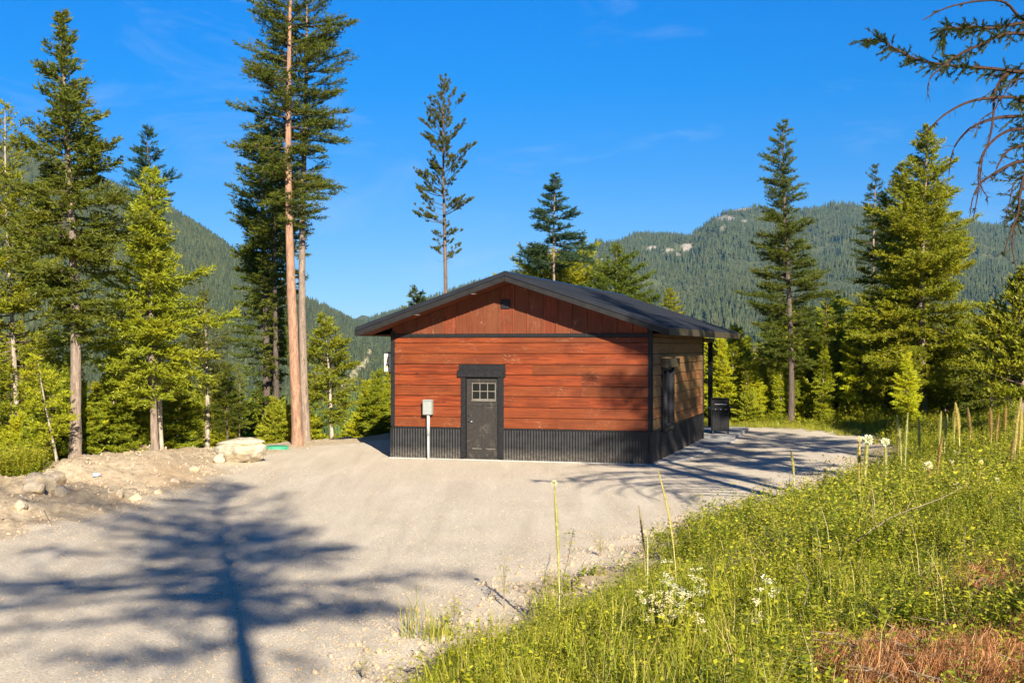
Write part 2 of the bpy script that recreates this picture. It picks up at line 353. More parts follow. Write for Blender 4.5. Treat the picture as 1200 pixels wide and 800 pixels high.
# ------------------------------------------------------------------ terrain
POLY = [(-9.6, 16.6), (-7.65, 18.9), (-6.9, 21.6), (-6.5, 25.0), (-6.5, 29.2), (-6.7, 32.6), (-6.1, 35.0), (-5.0, 36.9), (-3.2, 38.5), (-1.5, 41), (0, 44.5), (4, 46), (7.9, 45.2), (10.4, 43.2),
        (11.1, 39.5), (9.2, 33), (7.6, 28.6), (5.4, 24.2), (3.6, 21.0), (1.9, 18.3), (0.7, 15.9), (-0.7, 13.2), (-1.5, 10.4), (-2.2, 7.5), (-3.0, 3), (-5, -3), (-40, -8), (-40, 11), (-18, 13.5)]
PA = np.array(POLY); PB = np.roll(PA, -1, 0)
def pad_sdf(x, y):
    """signed distance to the gravel pad, negative inside"""
    shp = x.shape; x = x.ravel(); y = y.ravel(); d2 = np.full(x.shape, 1e18); ins = np.zeros(x.shape, bool)
    for (ax, ay), (bx, by) in zip(PA, PB):
        ex, ey = bx - ax, by - ay; t = np.clip(((x - ax) * ex + (y - ay) * ey) / (ex * ex + ey * ey), 0, 1)
        d2 = np.minimum(d2, (x - ax - t * ex) ** 2 + (y - ay - t * ey) ** 2)
        c = ((ay > y) != (by > y)) & (x < (bx - ax) * (y - ay) / (by - ay + 1e-12) + ax); ins ^= c
    d = np.sqrt(d2); return np.where(ins, -d, d).reshape(shp)
def right_w(x, y):
    return ss(x, -5.0, -2.6) * (1 - ss(y, 41, 50) * (1 - 0.0))
MOUNDS = [(4.75, 21.0, 1.1, 0.45, 0.34), (2.9, 19.6, 0.6, 0.4, 0.12), (6.6, 25.6, 0.7, 0.5, 0.15)]
def terrain(x, y, full=False):
    x = np.asarray(x, float); y = np.asarray(y, float)
    d = pad_sdf(x, y) + 0.35 * fbm(x * 0.6, y * 0.6, 3, 3)
    w = right_w(x, y); dd = np.maximum(d, 0)
    bank = (1.25 - 0.55 * ss(y, 11, 22)) * ss(dd, 0.0, 6.0) + 0.03 * np.maximum(dd - 6, 0) * (1 - ss(dd, 60, 200)) + 0.10 * fbm(x * 0.5, y * 0.5, 5, 4) * ss(dd, 0, 1) 
    berm = (0.36 * ss(dd, 0.1, 2.0) * (1 - ss(dd, 3.2, 6.0)) + 0.06 * ss(dd, 0, 1)) * (0.75 + 0.9 * fbm(x * 0.45, y * 0.45, 9, 3)) * (1 - 0.85 * ss(y, 31, 35))
    berm = berm + (0.20 * np.abs(fbm(x * 1.9, y * 1.9, 12, 5, .6)) - .04) * ss(dd, 0.1, 0.8) * (1 - 0.6 * ss(y, 31, 35))
    drop = -42 * (1 - np.exp(-np.maximum(dd - 3.2 + 1.6 * ss(y, 31, 36), 0) / 150.0)) + 0.6 * fbm(x * 0.12, y * 0.12, 21, 4) * ss(dd, 5, 14)
    z = w * bank + (1 - w) * (berm + drop)
    near = np.exp(-(np.maximum(np.hypot(x, y) - 10, 0) / 60.0))
    z = z + (0.018 * fbm(x * 1.1, y * 1.1, 31, 3) + 0.012 * fbm(x * 6, y * 6, 33, 3)) * near
    edge = ss(d, -1.2, 0.3) * (1 - ss(d, 0.3, 2.0))
    z = z + 0.07 * np.maximum(fbm(x * 1.7, y * 1.7, 41, 4), -0.2) * edge
    for mx, my, ra, rb, h in MOUNDS:
        q = ((x - mx) / ra) ** 2 + ((y - my) / rb) ** 2; z = z + h * np.exp(-q * 1.6)
    if full: return z, d, w
    return z
def tz(x, y): return float(terrain(np.array([float(x)]), np.array([float(y)]))[0])
def hit(px, py, ymax=120.0):
    k = (px - 600) / F; Y = np.arange(3.5, ymax, 0.05); zr = EYE + (HZ - py) / F * Y; zt = terrain(k * Y, Y)
    i = np.argmax(zt >= zr); 
    if zt[i] < zr[i]: i = len(Y) - 1
    return k * Y[i], Y[i], float(zt[i])

def build_ground():
    a1 = np.radians(np.arange(-27, 27.01, 0.1)); a2 = np.radians(np.arange(30, 331, 5.0))
    ang = np.concatenate([a1, a2]); na = len(ang)
    r = [0.3, 0.8, 1.4, 2.2, 3.0]
    while r[-1] < 70: r.append(r[-1] * 1.0115)
    while r[-1] < 9000: r.append(r[-1] * 1.05)
    r = np.array(r); A, Rr = np.meshgrid(ang, r)
    X = np.sin(A) * Rr; Y = np.cos(A) * Rr; Z, D, Wt = terrain(X, Y, True)
    V = np.stack([X, Y, Z], -1).reshape(-1, 3)
    i = np.arange(len(r) - 1)[:, None] * na; j = np.arange(na)[None, :]; j2 = (j + 1) % na
    Fq = np.stack([i + j, i + j2, i + na + j2, i + na + j], -1).reshape(-1, 4)
    V = np.vstack([V, [[0, 0, tz(0, 0)]]]); c = len(V) - 1
    me = mesh_np('ground', V, Fq[:, ::-1], 4, M['ground'], True)
    soil = ss(D + 0.5 * fbm(X * 0.8, Y * 0.8, 50, 4), -0.15, 0.5)
    turf_r = ss(D + 1.0 * fbm(X * 1.3, Y * 1.3, 51, 4), 0.5, 1.9) * Wt
    turf_l = ss(D, 3.6, 5.6) * (1 - Wt) + ss(Y, 42, 46) * ss(D + fbm(X, Y, 52, 3), -0.8, 0.4) * (X > 2)
    turf = np.clip(turf_r + turf_l, 0, 1)
    for mx, my, ra, rb, h in MOUNDS:
        q = ((X - mx) / ra) ** 2 + ((Y - my) / rb) ** 2; g = np.exp(-q * 1.2); turf = turf * (1 - np.minimum(g * 1.6, 1)); soil = np.maximum(soil, np.minimum(g * 1.5, 0.7))
    at = me.color_attributes.new('zone', 'FLOAT_COLOR', 'POINT')
    cc = np.zeros((len(V), 4), np.float32); cc[:-1, 0] = soil.ravel(); cc[:-1, 1] = turf.ravel(); cc[:, 3] = 1; cc[-1, 1] = 1
    at.data.foreach_set('color', cc.ravel())
    tag(obj_me('ground', me), kind='structure')
build_ground()

# ------------------------------------------------------------------ scatter by geometry nodes
def scatter(name, variants, P, rot, scl, vi, label=None, cat=None):
    me = bpy.data.meshes.new(name + '_points'); me.vertices.add(len(P)); me.vertices.foreach_set('co', np.asarray(P, np.float32).ravel())
    for nm, ar in (('rot', rot), ('scl', scl)):
        a = me.attributes.new(nm, 'FLOAT_VECTOR', 'POINT'); a.data.foreach_set('vector', np.asarray(ar, np.float32).ravel())
    a = me.attributes.new('vi', 'INT', 'POINT'); a.data.foreach_set('value', np.asarray(vi, np.int32))
    o = obj_me(name, me)
    g = bpy.data.node_groups.new(name, 'GeometryNodeTree')
    g.interface.new_socket('Geometry', in_out='INPUT', socket_type='NodeSocketGeometry'); g.interface.new_socket('Geometry', in_out='OUTPUT', socket_type='NodeSocketGeometry')
    gi = g.nodes.new('NodeGroupInput'); go = g.nodes.new('NodeGroupOutput'); jn = g.nodes.new('GeometryNodeJoinGeometry')
    def na(nm, t):
        q = g.nodes.new('GeometryNodeInputNamedAttribute'); q.data_type = t; q.inputs[0].default_value = nm; return q
    ar, as_, av = na('rot', 'FLOAT_VECTOR'), na('scl', 'FLOAT_VECTOR'), na('vi', 'INT')
    for k, vm in enumerate(variants):
        src = bpy.data.objects.new(name + '_source', vm)
        oi = g.nodes.new('GeometryNodeObjectInfo'); oi.inputs[0].default_value = src
        ip = g.nodes.new('GeometryNodeInstanceOnPoints'); cmp = g.nodes.new('FunctionNodeCompare'); cmp.data_type = 'INT'; cmp.operation = 'EQUAL'
        g.links.new(av.outputs[0], cmp.inputs[2]); cmp.inputs[3].default_value = k
        g.links.new(gi.outputs[0], ip.inputs['Points']); g.links.new(cmp.outputs[0], ip.inputs['Selection'])
        g.links.new(oi.outputs['Geometry'], ip.inputs['Instance']); g.links.new(ar.outputs[0], ip.inputs['Rotation']); g.links.new(as_.outputs[0], ip.inputs['Scale'])
        g.links.new(ip.outputs[0], jn.inputs[0])
    g.links.new(jn.outputs[0], go.inputs[0])
    md = o.modifiers.new('scatter', 'NODES'); md.node_group = g
    return tag(o, label, cat, kind='stuff')

# ------------------------------------------------------------------ mountains
def far_tree(seed, mat, tiers=4, sides=7, slim=0.17):
    q = np.random.default_rng(seed); v = []; f = []
    for t in range(tiers):
        z0 = 0.06 + 0.86 * t / tiers; z1 = min(1.0, z0 + 1.25 / tiers + 0.1); rr = slim * (1 - t / tiers * 0.85) * q.uniform(0.85, 1.1)
        if t == tiers - 1: z1 = 1.0
        b = len(v); ph = q.uniform(0, 6)
        for k in range(sides):
            a = ph + 2 * math.pi * k / sides; w = rr * q.uniform(0.6, 1.15); v.append((math.cos(a) * w, math.sin(a) * w, z0 + q.uniform(-.04, .04)))
        v.append((0, 0, z1))
        for k in range(sides): f.append((b + k, b + (k + 1) % sides, b + sides))
    return mesh_np('far_tree', v, f, 3, mat)
FARV = [far_tree(i, M['far'], 3, 6, s) for i, s in enumerate((0.15, 0.19, 0.24))]
MIDV = [far_tree(i + 9, M['mid'], 7, 9, s) for i, s in enumerate((0.17, 0.22, 0.27))]
def mountain(name, cols, Y0, Yr, z0, sil, seed, amp, tree_h, ntree, zones=None, pw=1.0):
    nk, nt = 420, 260
    k = (np.linspace(cols[0], cols[1], nk) - 600) / F; t = np.linspace(0, 1.7, nt)
    sx = np.array([p[0] for p in sil], float); sy = np.array([p[1] for p in sil], float)
    def height(K, T, Yy):
        s = np.interp(K * F + 600, sx, sy); zr = EYE + (HZ - s) / F * Yr - tree_h * 0.8
        X = K * Yy
        base = z0 + (zr - z0) * np.where(T < 1, np.clip(T, 0, 1) ** pw, 1 - 0.55 * (T - 1))
        rid = 1 - np.abs(fbm(X / 600.0 + 3, Yy / 1300.0, seed, 4)) * 2
        nz = amp * (rid - 0.55) + amp * 0.35 * fbm(X / 90.0, Yy / 130.0, seed + 7, 5)
        return base + nz * np.clip(T, 0, 1) ** 0.5 * (1 - ss(T, 0.72, 1.0) * (1 - ss(T, 1.0, 1.15)) * 0.96)
    K, T = np.meshgrid(k, t); Yy = Y0 + (Yr - Y0) * T; X = K * Yy; Z = height(K, T, Yy)
    V = np.stack([X, Yy, Z], -1).reshape(-1, 3)
    i = np.arange(nt - 1)[:, None] * nk; j = np.arange(nk - 1)[None, :]
    Fq = np.stack([i + j, i + j + 1, i + nk + j + 1, i + nk + j], -1).reshape(-1, 4)
    me = mesh_np(name, V, Fq, 4, M['mountain'], True)
    def zone(X, Yy, Z):
        px = 600 + F * X / Yy; py = HZ - F * (Z - EYE) / Yy
        return zones(px, py, X, Yy) if zones else (np.zeros(X.shape), np.zeros(X.shape))
    a, b = zone(X, Yy, Z); at = me.color_attributes.new('zone', 'FLOAT_COLOR', 'POINT')
    cc = np.zeros((len(V), 4), np.float32); cc[:, 0] = a.ravel(); cc[:, 1] = b.ravel(); cc[:, 3] = 1; at.data.foreach_set('color', cc.ravel())
    tag(obj_me(name, me), kind='structure')
    q = np.random.default_rng(seed); kk = q.uniform(max(k[0], -0.50), min(k[-1], 0.50), ntree); tt = q.uniform(0, 1.12, ntree)
    yy = Y0 + (Yr - Y0) * tt; xx = kk * yy; zz = height(kk, tt, yy)
    a, b = zone(xx, yy, zz); clear = fbm(xx / 90, yy / 140, seed + 3, 5)
    for up in (3, 7, 11): b = np.maximum(b, zone(xx, yy, zz + up / F * yy)[1])
    keep = (q.uniform(0, 1, ntree) > a * 1.15) & (b < 0.15) & (clear + q.uniform(-.25, .25, ntree) > -0.30)
    xx, yy, zz, n = xx[keep], yy[keep], zz[keep], int(keep.sum())
    h = tree_h * q.uniform(0.4, 1.35, n) * (.8 + .5 * ss(fbm(xx / 150, yy / 200, seed + 31, 3), -.4, .4)); rot = np.zeros((n, 3)); rot[:, 2] = q.uniform(0, 6.28, n); w = h * q.uniform(0.85, 1.3, n)
    scatter('mountain_forest', FARV, np.stack([xx, yy, zz], -1), rot, np.stack([w, w, h], -1), q.integers(0, 3, n))
SIL_L = [(-900, -120), (-300, 60), (0, 166), (60, 184), (130, 212), (165, 226), (200, 244), (240, 270), (283, 300), (325, 328), (360, 350), (400, 368), (440, 389), (470, 402), (520, 425), (600, 450), (800, 480), (1000, 500)]
SIL_R = [(-200, 470), (300, 420), (420, 375), (560, 330), (620, 312), (655, 302), (690, 290), (727, 281), (745, 272), (790, 270), (808, 272), (830, 256), (850, 243), (870, 238), (890, 237), (905, 243), (940, 241), (975, 237), (1000, 236), (1040, 239), (1070, 247), (1110, 253), (1150, 261), (1200, 267), (1300, 285), (1600, 340), (2200, 430)]
TRK = np.array([(437, 402), (436, 407), (431, 415), (429, 424), (420, 430), (412, 437), (410, 443), (410, 447), (400, 452)], float)
TRK2 = np.array([(436, 428), (425, 433), (418, 440), (411, 446)], float)
def pdist(px, py, L):
    d = np.full(px.shape, 1e9)
    for (ax, ay), (bx, by) in zip(L[:-1], L[1:]):
        ex, ey = bx - ax, by - ay; t = np.clip(((px - ax) * ex + (py - ay) * ey) / (ex * ex + ey * ey), 0, 1)
        d = np.minimum(d, np.hypot(px - ax - t * ex, (py - ay - t * ey)))
    return d
def zone_l(px, py, X, Y):
    d = np.minimum(pdist(px, py, TRK) - 0.5, pdist(px, py, TRK2)); wob = 0.6 * fbm(X / 20, Y / 20, 77, 2)
    return np.zeros(px.shape), (1 - ss(d + wob, 0.7, 2.0))
def zone_r(px, py, X, Y):
    r = np.zeros(px.shape)
    for cx, cy, ra, rb, s in ((803, 291, 9, 6, 1), (796, 299, 7, 4, .9), (868, 244, 13, 4, 1), (848, 256, 12, 4, .9), (872, 262, 5, 5, .9), (852, 265, 10, 3, .8), (765, 290, 5, 3, .8), (783, 293, 6, 3, .6), (744, 302, 4, 4, .6), (808, 312, 8, 6, .35), (795, 306, 5, 6, .5), (1110, 256, 20, 3, .25)):
        r = np.maximum(r, s * .98 * np.exp(-(((px - cx) / ra) ** 2 + ((py - cy) / rb) ** 2) * .7))
    return ss(r + 0.5 * fbm(X / 35, Y / 60, 61, 5), 0.42, 0.62), np.zeros(px.shape)
mountain('mountain', (-900, 1000), 900, 2500, -60, SIL_L, 101, 75, 14, 95000, zone_l, 1.05)
mountain('mountain', (-200, 2200), 1400, 4000, -70, SIL_R, 202, 95, 16, 110000, zone_r, 1.0)
# valley forest between the slope below the pad and the mountains
q = np.random.default_rng(5); n = 14000
rr = np.exp(q.uniform(math.log(125), math.log(1500), n)); aa = q.uniform(-0.47, 0.47, n)
xx, yy = np.sin(aa) * rr, np.cos(aa) * rr; zz = terrain(xx, yy)
h = q.uniform(6, 13, n) * (0.6 + 0.4 * ss(rr, 60, 200)); rot = np.zeros((n, 3)); rot[:, 2] = q.uniform(0, 6.28, n)
scatter('valley_forest', MIDV, np.stack([xx, yy, zz - 0.3], -1), rot, np.stack([h, h, h], -1), q.integers(0, 3, n))

# ------------------------------------------------------------------ conifers
STY = dict(
    fir=dict(sp=0.20, nb=6, et=38, eb=-14, curve=0.16, tw=22, lf=15, ll=0.105, lw=0.036, ins=0.08, tl=0.42, up=0.15),
    dfir=dict(sp=0.22, nb=5, et=35, eb=-8, curve=0.10, tw=19, lf=14, ll=0.105, lw=0.034, ins=0.12, tl=0.40, up=0.15),
    larch=dict(sp=0.24, nb=5, et=30, eb=-6, curve=0.10, tw=19, lf=14, ll=0.088, lw=0.029, ins=0.10, tl=0.36, up=0.25),
    pine=dict(sp=0.28, nb=4, et=50, eb=5, curve=0.30, tw=9, lf=26, ll=0.115, lw=0.034, ins=0.35, tl=0.20, up=0.6),
    bush=dict(sp=0.16, nb=6, et=50, eb=5, curve=0.10, tw=13, lf=9, ll=0.12, lw=0.060, ins=0.2, tl=0.40, up=0.5),
)
def norm(v): return v / np.maximum(np.linalg.norm(v, axis=-1, keepdims=True), 1e-9)
def conifer_meshes(H, rt, prof, style, seed, dens=1.0, lscale=1.0, lean=(0, 0), side=None, dead=0, trunk_n=10, gap=0.0):
    """prof: list of (z, radius) from top to bottom of the crown"""
    q = np.random.default_rng(seed); s = STY[style]
    pz = np.array([p[0] for p in prof][::-1]); pr = np.array([p[1] for p in prof][::-1]); zb = pz[0]
    def axis(z): 
        t = z / H; w = 0.012 * H * (1 - t) * t * 4
        return np.stack([lean[0] * t + w * np.sin(seed + 2.2 * t) , lean[1] * t + w * np.cos(seed * 1.3 + 2 * t), z], -1)
    # trunk
    zt = np.concatenate([[-0.8, 0.0, 0.15, 0.4], np.linspace(0.9, H, 18)]); ax = axis(np.maximum(zt, 0)); ax[:, 2] = zt
    rad = rt * np.where(zt < 0.5, 1.0 + 0.18 * np.exp(-np.maximum(zt, 0) * 6), (1 - np.clip(zt / H, 0, 1)) ** 0.72 * 1.0 + 0.015)
    th = np.arange(trunk_n) * 2 * math.pi / trunk_n
    V = ax[:, None, :] + np.stack([np.cos(th)[None] * rad[:, None], np.sin(th)[None] * rad[:, None], np.zeros((len(zt), trunk_n))], -1) * (1 + 0.06 * q.normal(size=(len(zt), trunk_n, 1)))
    V = V.reshape(-1, 3); i = np.arange(len(zt) - 1)[:, None] * trunk_n; j = np.arange(trunk_n)[None]; j2 = (j + 1) % trunk_n
    Ft = np.stack([i + j, i + j2, i + trunk_n + j2, i + trunk_n + j], -1).reshape(-1, 4)
    trunk = mesh_np('trunk', V, Ft, 4, M['bark'], True)
    # branches
    sp = s['sp'] * max(0.6, min(1.3, H / 11)) / (dens ** 0.5)
    nw = max(6, int((H - zb) / sp)); nb = s['nb']; tot = nw * nb
    z = zb + (H - zb) * (np.repeat(np.arange(nw), nb) + q.uniform(-.45, .45, tot)) / nw; z = np.clip(z, zb, H - 0.02)
    tt = (z - zb) / max(H - zb, .1)
    phi = q.uniform(0, 6.283, tot)
    L = 1.07 * np.interp(z, pz, pr) * q.uniform(0.58, 1.12, tot) * (1 + 0.22 * np.sin(phi * 2 + z * 1.3 + seed))
    if side is not None: L = L * (1 + side[1] * np.cos(phi - side[0]))
    if gap: L = L * np.where(vnoise(z * 1.1 + seed, phi * 1.2, seed) < gap, 0.45, 1.0)
    L = np.maximum(L, 0.05)
    el = np.radians(s['eb'] + (s['et'] - s['eb']) * tt ** 1.4 + q.normal(0, 7, tot)); cv = s['curve'] * q.uniform(0.4, 1.4, tot)
    if dead:
        nd = dead; z2 = q.uniform(zb * 0.35, zb * 1.02, nd); z = np.concatenate([z, z2]); phi = np.concatenate([phi, q.uniform(0, 6.283, nd)])
        L = np.concatenate([L, q.uniform(.3, .9, nd) * pr[0] * 0.85]); el = np.concatenate([el, np.radians(q.uniform(-35, 5, nd))]); cv = np.concatenate([cv, q.uniform(-.35, .1, nd)])
    nbr = len(z); hd = np.stack([np.cos(phi), np.sin(phi), np.zeros(nbr)], -1); O = axis(z)
    def bp(b, u):
        b = np.asarray(b); hz = np.cos(el[b]) * L[b] * u; vz = np.sin(el[b]) * L[b] * u + cv[b] * L[b] * (u ** 2) * np.where(z[b] < 0, 1, 1)
        return O[b] + hd[b] * hz[:, None] + np.stack([np.zeros(len(b)), np.zeros(len(b)), vz], -1)
    us = np.array([0, .35, .7, 1.0]); rb = np.clip(0.012 * L + 0.004, 0.005, rt * 0.35)
    idx = np.arange(nbr); P = np.stack([bp(idx, np.full(nbr, u)) for u in us], 1)      # nbr,4,3
    sdv = np.cross(hd, [0, 0, 1.0]); rr_ = rb[:, None] * np.array([1, .75, .5, .15])[None]
    a3 = np.array([0, 2.094, 4.189])
    ring = P[:, :, None, :] + rr_[:, :, None, None] * (np.cos(a3)[None, None, :, None] * sdv[:, None, None, :] + np.sin(a3)[None, None, :, None] * np.array([0, 0, 1.0]))
    Vb = ring.reshape(-1, 3); bi = (np.arange(nbr) * 12)[:, None, None]; si = (np.arange(3) * 3)[None, :, None]; ki = np.arange(3)[None, None]; k2 = (ki + 1) % 3
    Fb = np.stack([bi + si + ki, bi + si + k2, bi + si + 3 + k2, bi + si + 3 + ki], -1).reshape(-1, 4)
    # twigs
    ntw = np.maximum(3, (s['tw'] * np.clip(L, .25, 3) * dens)).astype(int)
    live = idx < tot
    bt = np.repeat(idx, np.where(live, ntw, 4)); nt = len(bt); u = s['ins'] + (1 - s['ins']) * q.uniform(0, 1, nt) ** 0.8
    p0 = bp(bt, u); tang = norm(bp(bt, np.minimum(u + .05, 1.05)) - bp(bt, u - .05)); sgn = np.where(q.uniform(size=nt) < .5, -1, 1.0)
    tl = L[bt] * (1.08 - u) * s['tl'] * q.uniform(.6, 1.2, nt) + 0.10 + 0.04 * L[bt]
    td = norm(tang * 0.75 + sdv[bt] * sgn[:, None] * q.uniform(.3, 1.0, nt)[:, None] + np.array([0, 0, 1.0]) * (q.normal(0, .22, nt) + s['up'] - 0.12)[:, None])
    # twig wood (thin slivers)
    tw_b = p0; tw_e = p0 + td * tl[:, None]; pw = norm(np.cross(td, [0.1, 0.2, 1.0])) * (0.0035 * max(1, lscale))
    Vt = np.stack([tw_b - pw, tw_b + pw, tw_e], 1).reshape(-1, 3); nbv = len(Vb)
    # fold slivers in as degenerate-free quads via extra vertex
    Vt4 = np.stack([tw_b - pw, tw_b + pw, tw_e + pw * .3, tw_e - pw * .3], 1).reshape(-1, 3)
    Fb = np.vstack([Fb, nbv + np.arange(nt * 4).reshape(-1, 4)])
    wood = mesh_np('branches', np.vstack([Vb, Vt4]), Fb, 4, M['bark'], True)
    # needle sprays
    lv = live[bt]; bt, p0, td, tl = bt[lv], p0[lv], td[lv], tl[lv]; nt = len(bt)
    nl = np.maximum(3, s['lf'] * np.clip(tl / 0.35, .5, 2.0) * dens ** 0.3).astype(int)
    li = np.repeat(np.arange(nt), nl); m = len(li); uu = q.uniform(0.0, 1.05, m)
    if style == 'pine': uu = 0.55 + 0.5 * q.uniform(0, 1, m) ** 0.6
    pos = p0[li] + td[li] * (tl[li] * uu)[:, None] + q.normal(0, 0.012, (m, 3))
    dr = q.normal(0, 1, (m, 3)); dr[:, 2] = dr[:, 2] * 0.7 + s['up']; ld = norm(td[li] * 0.9 + dr * 0.62)
    sd_ = norm(np.cross(ld, q.normal(0, 1, (m, 3)))); ll = s['ll'] * lscale * q.uniform(.6, 1.3, m); lw = s['lw'] * lscale * q.uniform(.7, 1.2, m)
    Vl = np.stack([pos - sd_ * lw[:, None] * .5, pos + sd_ * lw[:, None] * .5, pos + ld * ll[:, None]], 1).reshape(-1, 3)
    leaf = mesh_np('foliage', Vl, np.arange(m * 3), 3, M['needle'])
    return trunk, wood, leaf
def tree_obj(name, meshes, loc, rz, label, cat, fol, bark, group=None, scale=1.0):
    t = empty(name, loc, rz); t.scale = (scale,) * 3; tag(t, label, cat, group)
    a = obj_me('trunk', meshes[0], t); b = obj_me('branches', meshes[1], t); c = obj_me('foliage', meshes[2], t)
    a.color = bark + (1,); b.color = (bark[0] * .30 + .02, bark[1] * .26 + .014, bark[2] * .24 + .01, 1); c.color = fol + (1,); b['kind'] = 'stuff'; c['kind'] = 'stuff'
    return t
def hero(name, label, cat, xb, Y, xt, yt, prof, style, seed, tr, fol, bark, zbase=None, group=None, **kw):
    """place a tree from photo measurements: base column xb at distance Y, top at (xt, yt); prof = [(row, half width), ...]; tr = trunk width, in photo pixels"""
    X = (xb - 600) / F * Y; z0 = tz(X, Y) if zbase is None else zbase; sc = Y / F
    H = EYE + (HZ - yt) * sc - z0
    pf = [(H, 0.03)] + [(EYE + (HZ - y) * sc - z0, w * sc) for y, w in prof]
    ms = conifer_meshes(H, tr * sc / 2, pf, style, seed, lean=((xt - xb) * sc, 0), **kw)
    return tree_obj(name, ms, (X, Y, z0), 0, label, cat, fol, bark, group)
DARK = (0.13, 0.15, 0.016); YEL = (0.36, 0.37, 0.016); OLIVE = (0.25, 0.26, 0.015); BLUEG = (0.050, 0.092, 0.040)
BK_GREY = (0.26, 0.20, 0.155); BK_OR = (0.34, 0.20, 0.13); BK_DK = (0.10, 0.075, 0.06); BK_PALE = (0.42, 0.36, 0.28)
# left group
hero('fir_tree', 'tall dark fir with a bare brown lower trunk at far left edge of gravel', 'fir tree', 88, 27.5, 73, 14, [(60, 16), (120, 38), (180, 58), (240, 62), (300, 55), (350, 42), (395, 18)], 'fir', 1, 14, DARK, BK_GREY, dead=12, gap=.33, dens=1.1)
hero('fir_tree', 'broad olive fir cut by the left frame edge behind the tallest dark fir', 'fir tree', 22, 33, 6, 118, [(170, 28), (230, 55), (290, 80), (350, 85), (420, 70), (500, 50)], 'fir', 2, 7, OLIVE, BK_PALE, dens=.7, gap=.4)
hero('sapling', 'thin leaning sapling with a pale stem left of the brown fir trunk', 'sapling', 67, 26.5, 43, 415, [(430, 10), (460, 26), (490, 34), (515, 20)], 'larch', 3, 3.5, YEL, BK_PALE, trunk_n=6)
hero('fir_tree', 'bright yellow green fir with twin trunks left of the boulder', 'fir tree', 182, 30.0, 177, 196, [(230, 18), (280, 38), (330, 54), (380, 68), (410, 72), (440, 54), (465, 28)], 'fir', 4, 9, (0.29, 0.32, 0.018), BK_GREY, dens=.85, gap=.33)
hero('fir_tree', 'slim mottled trunk standing just right of the bright yellow green fir trunk', 'fir tree', 189, 31.5, 184, 250, [(300, 16), (350, 26), (400, 30), (440, 20)], 'larch', 5, 6, OLIVE, BK_PALE)
hero('larch_tree', 'blue green larch top rising behind the bright yellow green fir', 'larch tree', 174, 46, 172, 144, [(170, 14), (200, 24), (215, 30), (250, 26), (330, 24), (400, 26)], 'larch', 6, 7, BLUEG, BK_DK, dens=1.5)
hero('larch_tree', 'slender olive tree with a bare pinkish trunk left of the boulder', 'larch tree', 243, 36, 239, 342, [(365, 16), (395, 34), (430, 38), (462, 24), (500, 16)], 'larch', 7, 6.5, (0.13, 0.14, 0.018), BK_PALE, dens=.9, dead=8, gap=.25)
hero('fir_tree', 'very dark leafy fir with black trunk right of the boulder', 'fir tree', 311, 41, 306, 132, [(180, 20), (230, 34), (290, 36), (340, 32), (385, 34), (430, 30), (475, 22)], 'dfir', 8, 10, (0.10, 0.13, 0.013), BK_DK, dens=1.1, gap=.25, dead=14)
hero('fir_tree', 'dark thin fir directly left of the orange barked trunk', 'fir tree', 323, 40, 325, 168, [(210, 20), (270, 26), (330, 22), (400, 18), (440, 12)], 'dfir', 9, 8, DARK, BK_DK, dead=10)
hero('larch_tree', 'tallest larch with straight orange bark and crown out of frame', 'larch tree', 348.5, 36, 342, -95, [(-40, 30), (0, 52), (50, 66), (110, 66), (160, 58), (215, 52), (262, 24)], 'larch', 10, 13, (0.115, 0.14, 0.016), BK_OR, dens=1.5, trunk_n=14, gap=.30, lscale=.95)
hero('larch_tree', 'tall grey barked larch touching the orange trunk on its right', 'larch tree', 359, 37.5, 359, -40, [(0, 34), (60, 52), (120, 50), (155, 66), (190, 38), (250, 30), (300, 22)], 'larch', 11, 10.5, (0.09, 0.12, 0.02), BK_GREY, dens=1.2, lscale=.95, dead=18, trunk_n=12, gap=.35)
hero('fir_tree', 'shaggy dark green fir filling the left side of the tall larches', 'fir tree', 318, 43, 316, 150, [(180, 16), (215, 38), (260, 46), (300, 40), (335, 30), (380, 20)], 'fir', 12, 6, OLIVE, BK_DK, dens=.9)
hero('fir_tree', 'young fir with a thin white trunk between tall larches and cabin', 'fir tree', 389, 39, 379, 368, [(388, 13), (410, 26), (440, 34), (470, 32), (495, 14)], 'fir', 13, 4.5, (0.24, 0.26, 0.018), BK_PALE, trunk_n=7, dens=.85, gap=.25)
# behind the cabin
hero('pine_tree', 'lodgepole pine with tufted crown and dead lower twigs behind the cabin', 'pine tree', 517, 52, 520, 88, [(115, 13), (150, 28), (185, 33), (225, 36), (262, 32), (305, 12)], 'pine', 14, 6.5, (0.10, 0.11, 0.016), (0.17, 0.115, 0.085), gap=.25, dens=1.9, lscale=.85, dead=46, side=(0.2, 0.2))
hero('fir_tree', 'dark blue green conifer with upswept tiers behind the roof ridge', 'fir tree', 652, 54, 651, 203, [(225, 14), (250, 20), (275, 30), (300, 38), (312, 20)], 'dfir', 15, 6, BLUEG, BK_GREY, dens=1.5, lscale=.95)
hero('fir_tree', 'yellow tipped fir half hidden by roof below the dark conifer', 'fir tree', 645, 58, 652, 300, [(312, 30), (325, 46), (350, 50), (420, 40)], 'fir', 16, 6, YEL, BK_GREY)
hero('fir_tree', 'green fir top rising over the middle of the roof slope', 'fir tree', 722, 56, 722, 286, [(305, 13), (325, 28), (350, 36), (420, 40)], 'fir', 17, 6, (0.13, 0.17, 0.015), BK_GREY)
hero('fir_tree', 'small fir tip above the lower right of the roof', 'fir tree', 784, 60, 784, 338, [(350, 7), (370, 14), (420, 22)], 'fir', 18, 4, OLIVE, BK_GREY)
hero('fir_tree', 'small dark fir tip poking above the left roof edge', 'fir tree', 485, 58, 489, 336, [(348, 12), (365, 20), (420, 26)], 'dfir', 19, 4, DARK, BK_GREY)
